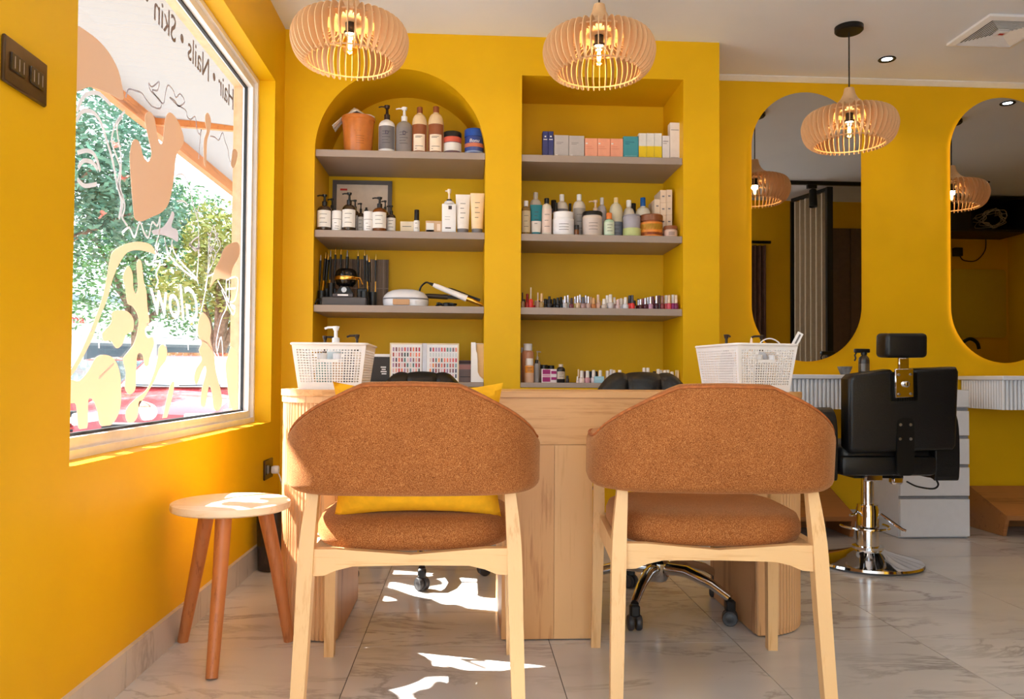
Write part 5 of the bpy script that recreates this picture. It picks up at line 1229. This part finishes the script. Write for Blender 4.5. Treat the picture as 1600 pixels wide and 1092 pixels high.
bottle('small dark green bottle between two white bottles', 887, 894.5, 318, R2, 4.20, hexmat((30, 50, 52), .3), BLACKP, capw=.6, caph=.18, group=g)
jar('big white jar in the front of the second square shelf', 863, 897, 333, R2, 4.055, WHITEP, WHITEP, .24, lab=hexmat((236, 234, 240), .5), group=g, lidw=.93)
bottle('tall ivory bottle with a grey side label', 895, 915, 304, R2, 4.13, IVORY, WHITEP, capw=.38, caph=.13, lab=hexmat((164, 156, 150), .5), group=g)
jar('tiny amber pot with a dark lid beside the big white jar', 897.5, 905, 352, R2, 4.03, AMBER, BLACKP, .4, group=g)
jar('ivory jar with a black lid and printed label', 910, 941, 332, R2, 4.05, hexmat((218, 200, 186), .4), BLACKP, .16, lab=hexmat((206, 190, 182), .5), group=g)
bottle('grey pump bottle with a beige pump behind the black-lidded jar', 920, 941, 313, R2, 4.16, hexmat((120, 112, 104), .3), hexmat((236, 206, 180), .4), kind='pump', group=g, nozzle=-1)
bottle('pale bottle behind the beige pump', 933, 948, 309, R2, 4.25, hexmat((206, 196, 196), .3), WHITEP, capw=.4, caph=.15, group=g)
bottle('small green and white bottle with an orange pump top', 943.5, 960, 333, R2, 4.03, hexmat((176, 206, 176), .35), hexmat((232, 130, 60), .4), capw=.55, caph=.26, sh=.2, lab=hexmat((210, 222, 200), .5), group=g)
bottle('ivory bottle with a pale yellow cap and slate label', 952, 973, 309, R2, 4.10, hexmat((216, 206, 178), .4), hexmat((236, 206, 150), .4), capw=.32, caph=.12, sh=.30, lab=hexmat((120, 126, 140), .5), lab_rng=(.03, .40), group=g)
bottle('white dome-shouldered bottle above the grey tub', 973, 992, 313, R2, 4.13, IVORY, WHITEP, capw=.42, caph=.17, sh=.3, group=g)
bottle('dark capped bottle far behind the grey tub', 985, 994, 318, R2, 4.24, hexmat((40, 30, 30), .3), BLACKP, capw=.9, caph=.25, group=g)
bottle('white bottle with a bright blue cap', 992, 1017, 309, R2, 4.165, hexmat((230, 222, 206), .4), hexmat((20, 92, 170), .35), capw=.33, caph=.20, sh=.34, lab=hexmat((224, 214, 196), .5), group=g)
jar('grey open tub with a green label', 973, 1001, 337, R2, 4.05, hexmat((170, 166, 178), .4), hexmat((160, 156, 168), .4), .05, bands=((.03, .42, hexmat((196, 206, 140), .5)),), flare=.12, group=g)
jar('brown-lidded jar with an orange and yellow label', 1000, 1035, 337, R2, 4.055, hexmat((170, 96, 56), .3), hexmat((140, 84, 52), .4), .28, bands=((.06, .90, hexmat((232, 140, 50), .45)), (.45, .80, hexmat((240, 196, 70), .45)), (.12, .30, hexmat((190, 92, 60), .45))), group=g)
bottle('small brown dropper bottle behind the orange jar', 1023.5, 1031, 322, R2, 4.12, hexmat((150, 80, 48), .3), hexmat((130, 70, 40), .4), capw=.6, caph=.35, kind='dropper', group=g)
jar('small pinkish pot with a brown lid at the right end', 1037, 1058, 354, R2, 4.04, hexmat((206, 172, 152), .35), hexmat((150, 92, 62), .4), .3, lab=hexmat((222, 190, 176), .5), group=g)
n = 0; cols3 = [(1022.5, 1031.6, 311, 3), (1031.8, 1041, 296.8, 4), (1041.2, 1050.4, 296.2, 4)]
for ci, (a, b_, tp, cnt) in enumerate(cols3):
    yb = 4.11; X, w_, h = P3(a, b_, tp, R2, yb); hh = h/cnt
    for k in range(cnt):
        t = thing('small_carton', f'small ivory carton in the {("left", "middle", "right")[ci]} column of the carton stack, {("lowest", "second from below", "third from below", "uppermost")[k if k < cnt-1 else 3]}', 'box', (X, yb+.07, R2+k*hh), 0, 'stacked ivory cartons')
        obj('carton', MB().rbox(-w_/2+.0004, w_/2-.0004, -.07, .07, .0002, hh-.0002, .0008, 1), hexmat((232, 210, 190), .6), t)
        obj('print', MB().box(-w_*.2, w_*.2, -.0706, -.07, hh*.45, hh*.55), PGREY, t)

# ------------------------------------------------------------------ third shelf: nail polish
def ordinal(k):
    return f"{k}{'th' if 10 <= k % 100 <= 20 else {1: 'st', 2: 'nd', 3: 'rd'}.get(k % 10, 'th')}"
pcache = {}
def polish(label, px, pyt, zb, y, capc, bodyc, wpx=8.5, capr=.62, split=.46, group='nail polish on the third square shelf', metal=0):
    X, w_, h = P3(px-wpx/2, px+wpx/2, pyt, zb, y); R = w_/2
    t = thing('nail_polish', label, 'nail polish', (X, y, zb), 0, group)
    obj('glass_bottle', MB().lathe([(0,0),(R*.92,0),(R,.002),(R,h*split*.75),(R*.75,h*split*.95),(R*.45,h*split),(0,h*split)], 14), hexmat(bodyc, .18), t)
    obj('cap', MB().lathe([(0,h*split),(R*capr,h*split),(R*capr*.86,h-.001),(R*capr*.7,h),(0,h)], 12), (mat('silver_cap', (206, 200, 206), .22, metal=.8, var=0) if metal else hexmat(capc, .35)), t)
K, SLV, WH = (24, 22, 26), (206, 200, 206), (238, 230, 224)
row = [(816.5,457,(60,36,24),(150,120,90)),(824,459,(150,14,20),(190,60,50)),(829.5,449,(232,214,196),(226,60,60)),(840.5,457,(232,210,190),(190,150,130)),(846.5,458.5,(214,176,130),(160,130,80)),(852,467,K,(30,26,26)),(858.5,463,K,(36,34,42)),(866,466.5,K,(26,24,30)),(871.5,465,K,(26,24,32)),(876.5,464,K,(40,52,60)),(883,462.5,SLV,(190,186,190)),(887.5,461,SLV,(176,180,176)),(893,465.5,(60,36,40),(120,60,70)),(898.5,463.5,SLV,(206,186,110)),(903,462,SLV,(206,180,150)),(906.5,460.5,SLV,(206,170,160)),(911,464,(90,90,104),(170,140,140)),(915.5,461.5,SLV,(170,140,140)),(919.5,463,SLV,(190,160,150)),(923,464,(226,190,150),(206,170,150)),(927.5,465.5,(226,170,110),(190,120,70)),(934.5,460.5,(240,206,180),(232,190,170)),(944,467,WH,(206,190,180)),(949,461.5,WH,(220,214,214)),(954,460,WH,(206,200,204)),(960,464.5,WH,(170,140,140)),(965.5,468,(236,200,200),(206,180,180)),(970.5,466,WH,(214,206,210)),(977.5,464.5,WH,(214,212,220)),(984,461.5,(64,62,70),(240,70,60)),(988,461,(80,76,84),(220,50,50)),(997.5,468.5,SLV,(80,30,36)),(1001,467.5,SLV,(70,24,34)),(1004.5,466.5,(170,100,110),(90,24,40)),(1008.5,465.5,SLV,(80,30,50)),(1012.5,464.5,SLV,(90,40,80)),(1016.5,463.5,SLV,(200,150,180)),(1020.5,463,(120,60,70),(90,20,50)),(1026,462,SLV,(70,30,50)),(1030,461.5,(110,70,76),(150,140,140)),(1035,462,(150,100,96),(130,50,60)),(1041,461.5,WH,(236,96,100)),(1045.5,461,(236,206,180),(214,80,96)),(1051.5,460.5,WH,(176,50,130)),(1056.5,461,(236,214,196),(130,40,90))]
front = []
for k, (px, tp, cc, bc) in enumerate(row):
    yy = 4.012 if k % 2 == 0 else 4.034
    name_c = 'black' if cc == K else 'silver' if cc == SLV else 'white' if cc == WH else 'tinted'
    polish(f'small nail polish with a {name_c} cap, {ordinal(k+1)} from the left in the front row', px, tp, R3, yy, cc, bc, 7.6 if k not in (22, 23, 24, 28, 29, 41, 43) else 9.5, .62 if tp > 458 else .3, metal=(cc == SLV), split=.44)
rr = random.Random(2)
for k in range(38):
    px = 818+k*6.2+rr.uniform(-.8, .8); c = rr.choice([K, SLV, WH, (120, 40, 60), (214, 170, 150)]); 
    cc = K if 850 < px < 880 else SLV if 880 < px < 925 else WH if 940 < px < 982 else c
    polish(f'nail polish half hidden behind the front row, {ordinal(k+1)} from the left in the rear row', px, rr.uniform(467, 470), R3, 4.075, cc, rr.choice([(120, 40, 60), (200, 170, 170), (60, 50, 60), (190, 60, 70)]), 7.6, metal=(cc == SLV), group='nail polish in the rear row')

# ------------------------------------------------------------------ bottom shelf of the square niche
g = 'manicure supplies on the bottom square shelf'
bottle('tall peach bottle with a frosted white cap at the left end', 815.5, 834, 537, SB, 4.09, hexmat((214, 150, 116), .3), WHITEP, capw=.75, caph=.18, sh=.08, neck=.6, group=g)
bottle('short bottle with an orange label and white cap in front', 819.5, 834.5, 560, SB, 4.02, hexmat((232, 190, 160), .35), WHITEP, capw=.8, caph=.28, sh=.06, neck=.7, lab=hexmat((236, 156, 60), .5), lab_rng=(.40, .70), group=g)
bottle('beige bottle pressed into the left corner', 812.5, 819.5, 543, SB, 4.14, hexmat((206, 176, 156), .4), WHITEP, capw=.6, caph=.15, group=g)
bottle('clear pump bottle with its spout turned right', 834.5, 845, 548, SB, 4.12, hexmat((176, 160, 140), .2), hexmat((214, 190, 160), .3), kind='pump', group=g, nozzle=1)
bottle('grey and black bottle beside the orange label bottle', 834.5, 842.5, 562, SB, 4.03, hexmat((150, 146, 146), .4), BLACKP, capw=.7, caph=.15, group=g)
jar('black-lidded jar behind the magenta patterned box', 843, 856, 570, SB, 4.12, hexmat((206, 180, 170), .4), BLACKP, .22, group=g)
jar('small dark-lidded pot behind the magenta patterned box', 856, 866, 571, SB, 4.14, hexmat((150, 110, 80), .4), BLACKP, .3, group=g)
MAG = hexmat((160, 24, 110), .5)
carton('white box with a magenta pattern on the bottom square shelf', 846, 870, 576.5, SB, 4.03, hexmat((236, 222, 226), .5), .05, [(.08, .58, .62, .96, MAG), (.08, .58, .06, .40, MAG), (.64, .98, .64, .86, MAG), (.64, .98, .20, .40, MAG), (.08, .58, .44, .58, hexmat((226, 160, 190), .5))], group=g)
bottle('black bottle with a pale label on the bottom square shelf', 870, 883, 569, SB, 4.03, hexmat((34, 30, 32), .3), hexmat((206, 190, 176), .4), capw=.55, caph=.14, sh=.2, lab=hexmat((206, 192, 176), .5), lab_rng=(.2, .6), group=g)
bottle('tiny black vial next to the black bottle', 883.5, 889.5, 587, SB, 4.02, hexmat((50, 36, 40), .3), BLACKP, capw=.7, caph=.35, group=g)
pol = [(902.5,588,WH,(226,206,200)),(904,577,(232,200,160),(150,110,80)),(909,579,WH,(226,206,200)),(913,580,(110,70,60),(120,80,70)),(918,579,WH,(206,150,160)),(922.5,580,K,(60,40,40)),(927.5,578,WH,(222,206,206)),(931.5,580,K,(50,40,40)),(938,578.5,WH,(220,200,200)),(949,579,WH,(226,206,200)),(955,577,(206,200,206),(190,180,180)),(959,578,WH,(226,210,206)),(968.5,578,WH,(226,210,206)),(1006.5,574.5,WH,(226,220,220)),(1012.5,574.5,WH,(226,220,220)),(1022.5,580,K,(40,34,34)),(1028.5,576.5,WH,(220,220,226)),(1033,578,WH,(226,224,230)),(1039,578,WH,(226,226,230)),(1043.5,578,WH,(226,226,230)),(1050,580.5,WH,(226,226,230)),(1056.5,578.5,(236,214,180),(206,180,150)),(1059.5,578.5,(226,200,160),(206,180,150)),(1063,580,(170,110,60),(150,100,70))]
for k, (px, tp, cc, bc) in enumerate(pol):
    nc = 'white' if cc == WH else 'black' if cc == K else 'tan'
    polish(f'nail polish with a {nc} cap on the bottom square shelf, {ordinal(k+1)} from the left', px, tp, SB, 4.01 if k % 2 == 0 else 4.036, cc, bc, 9 if k not in (0, 1, 21, 22, 23) else 4.5, group='nail polish on the bottom square shelf', capr=.66, split=.44)
carton('pale blue box half hidden by the black stylist chair', 929, 944, 588, SB, 3.972, hexmat((160, 206, 224), .5), .02, [(.1, .7, .6, .64, PW)], group=g)

# ------------------------------------------------------------------ white lattice baskets on the desk
def basket(label, loc, rz, wt, dt, h, taper=.84, mtl=WHITEP):
    t = thing('lattice_basket', label, 'basket', loc, rz, 'white lattice baskets')
    wb, db = wt*taper, dt*taper
    def wall(ax, slot, side):
        m = MB(); L = wt if ax == 0 else dt
        nx = int(round(L/.0098)); nz = int(round((h-.030)/.0092)); inv = .20
        def pt(u, v, s):   # u -1..1 along, v 0..1 up
            f = taper+(1-taper)*v
            if ax == 0: return (u*wt/2*f, s*dt/2*f, v*h)
            return (s*wt/2*f, u*dt/2*f, v*h)
        v0, v1 = .022/h, 1-.016/h
        for s in (side,):
            def q(u0, u1, a, b_): m.add([pt(u0, a, s), pt(u1, a, s), pt(u1, b_, s), pt(u0, b_, s)], [(0, 1, 2, 3)])
            q(-1, 1, 0, v0); q(-1, 1, v1, 1)
            for i in range(nx):
                for j in range(nz):
                    u0, u1 = -1+2*i/nx, -1+2*(i+1)/nx; a, b_ = v0+(v1-v0)*j/nz, v0+(v1-v0)*(j+1)/nz
                    uc, vc = (u0+u1)/2, (a+b_)/2
                    if slot:
                        du, dv = abs(uc)*wt/2, (vc-.745)*h
                        dd = math.hypot(max(0, du-.030), dv)
                        if dd < .0115: continue
                        if dd < .0165: q(u0, u1, a, b_); continue
                    if i in (0, nx-1): q(u0, u1, a, b_); continue
                    iu, iv = (u1-u0)*inv, (b_-a)*inv
                    P = [pt(u0,a,s),pt(u1,a,s),pt(u1,b_,s),pt(u0,b_,s),pt(u0+iu,a+iv,s),pt(u1-iu,a+iv,s),pt(u1-iu,b_-iv,s),pt(u0+iu,b_-iv,s)]
                    m.add(P, [(0,1,5,4),(1,2,6,5),(2,3,7,6),(3,0,4,7)])
        return m
    for ax, nm, sd in ((0, 'short_wall', -1), (0, 'short_wall', 1), (1, 'long_wall', -1), (1, 'long_wall', 1)):
        o = obj(nm, wall(ax, ax == 0, sd), mtl, t, recalc=False); sf = o.modifiers.new('thick', 'SOLIDIFY'); sf.thickness = .0022; sf.offset = 0
    obj('bottom', MB().rbox(-wb/2, wb/2, -db/2, db/2, .0, .004, .001, 1), mtl, t)
    rp = rrect(-wt/2-.004, wt/2+.004, -dt/2-.004, dt/2+.004, .018, 5)
    obj('rim', MB().tube([(x, y, h) for x, y in rp], .0042, 8, closed=True), mtl, t)
    return t
BH = onY(522, 537, 2.62).z-DKT
B1 = (onY(522, 600, 2.74).x, 2.765); B2 = (.972, 2.755)
basket('white lattice basket on the left end of the desk', (B1[0], B1[1], DKT), 0, .238, .27, BH)
basket('white lattice basket on the right end of the desk, turned slightly', (B2[0], B2[1], DKT), .20, .225, .29, .158)
FL = DKT+.0045; g = 'bottles inside the left basket'
def pump_in(label, px, pyt, y, r, body, pump, nz=-1, group=g, nlen=1.6):
    v = onY(px, pyt, y); h = v.z-FL; t = thing('pump_bottle', label, 'bottle', (v.x, y, FL), 0, group); bh = h-.06
    obj('body', MB().lathe([(0,0),(r,0),(r,bh*.8),(r*.8,bh*.93),(r*.4,bh),(0,bh)], 20), body, t)
    pm = obj('pump', MB().lathe([(0,bh),(r*.42,bh),(r*.42,bh+.018),(r*.2,bh+.022),(r*.2,h-.014),(0,h-.014)], 14), pump, t)
    obj('nozzle', MB().lathe([(0,h-.016),(r*.28,h-.016),(r*.42,h-.002),(0,h)], 14).tube([(0,0,h-.005), (nz*r*nlen*.7,0,h-.006), (nz*r*nlen,0,h-.010)], .0038, 8), pump, pm)
DKP = mat('dark_pump', (48, 32, 26), .4)
pump_in('white bottle with a white pump standing up from the left basket', 525, 509, 2.74, .030, hexmat((206, 220, 226), .3), WHITEP, -1, nlen=1.25)
pump_in('bottle with a dark brown pump at the back left of the left basket', 508, 524, 2.82, .022, hexmat((210, 200, 190), .4), DKP, 1)
pump_in('bottle with a dark brown pump at the right of the left basket', 558, 522, 2.82, .022, hexmat((236, 222, 206), .4), DKP, -1)
for k, (px, y, c, lab) in enumerate(((503, 2.69, (150, 190, 190), 'teal tinted jar seen through the handle of the left basket'), (528, 2.69, (236, 200, 170), 'peach pot seen through the handle of the left basket'), (545, 2.72, (150, 150, 160), 'grey tube tops in the left basket'))):
    v = onY(px, 570, y); t = thing('small_jar', lab, 'jar', (v.x, y, FL), 0, g); hh = .115 if k < 2 else .150
    obj('body', MB().lathe([(0,0),(.016,0),(.0185,.004),(.0185,hh*.7),(.015,hh*.75),(0,hh*.75)], 18), hexmat(c, .3), t); obj('lid', MB().lathe([(0,hh*.75),(.017,hh*.75),(.017,hh-.002),(.015,hh),(0,hh)], 18), WHITEP if k < 2 else STEEL, t)
g = 'things inside the right basket'
pump_in('bottle with a dark pump at the left of the right basket', 1135, 522, 2.80, .024, hexmat((70, 56, 46), .4), DKP, 1, g, .6)
pump_in('bottle with a wide dark pump in the middle of the right basket', 1190, 523, 2.79, .022, hexmat((200, 200, 206), .4), DKP, -1, g, 1.7)
v = onY(1174, 526, 2.76)
t = thing('white_applicator', 'white pointed applicator bottle in the right basket', 'bottle', (v.x, 2.76, FL), 0, g); hh = v.z-FL
obj('body', MB().lathe([(0,0),(.016,0),(.016,hh*.6),(.008,hh*.72),(0,hh*.72)], 16), WHITEP, t); obj('tip', MB().lathe([(0,hh*.72),(.007,hh*.72),(.004,hh*.95),(0,hh)], 12), hexmat((246, 220, 200), .4), t)
v = onY(1203, 526, 2.70)
single('cable_loop', MB().tube([(.045*math.cos(a), .01*math.sin(a*2), .142+.036*math.sin(a)) for a in [PI*k/20-.3 for k in range(25)]]+[(-.046, 0, .05), (-.046, 0, .006)], .0022, 6), WHITEP, 'thin white cable loop arching over the right basket', 'cable', (v.x, 2.70, FL))
a, b_ = onY(1238, 545, 2.70), onY(1251, 520, 2.70); dd = (b_-a).normalized(); st = a-dd*((a.z-FL-.008)/dd.z)
t = thing('nail_file', 'white plastic nail file sticking out of the right basket', 'nail file', st, 0, g)
obj('blade', MB().bar((0, 0, 0), b_-st, .020, .006, ref=(1, 0, 0)), WHITEP, t); obj('grit_strip', MB().bar((b_-st)*.55+Vector((0, -.0035, 0)), (b_-st)*.97+Vector((0, -.0035, 0)), .006, .0012, ref=(1, 0, 0)), GREYL, t)
for k, (px, lab) in enumerate(((1186, 'grey brush case seen through the handle of the right basket'), (1206, 'cream tube seen through the handle of the right basket'))):
    v = onY(px, 560, 2.66); t = thing('small_tube', lab, 'tube', (v.x, 2.66, FL), 0, g)
    obj('body', MB().lathe([(0,0),(.014,0),(.014,.09),(0,.09)], 14), hexmat((150, 140, 140) if k == 0 else (236, 214, 190), .4), t); obj('cap', MB().lathe([(0,.0905),(.012,.0905),(.011,.12),(0,.121)], 14), WHITEP, t)
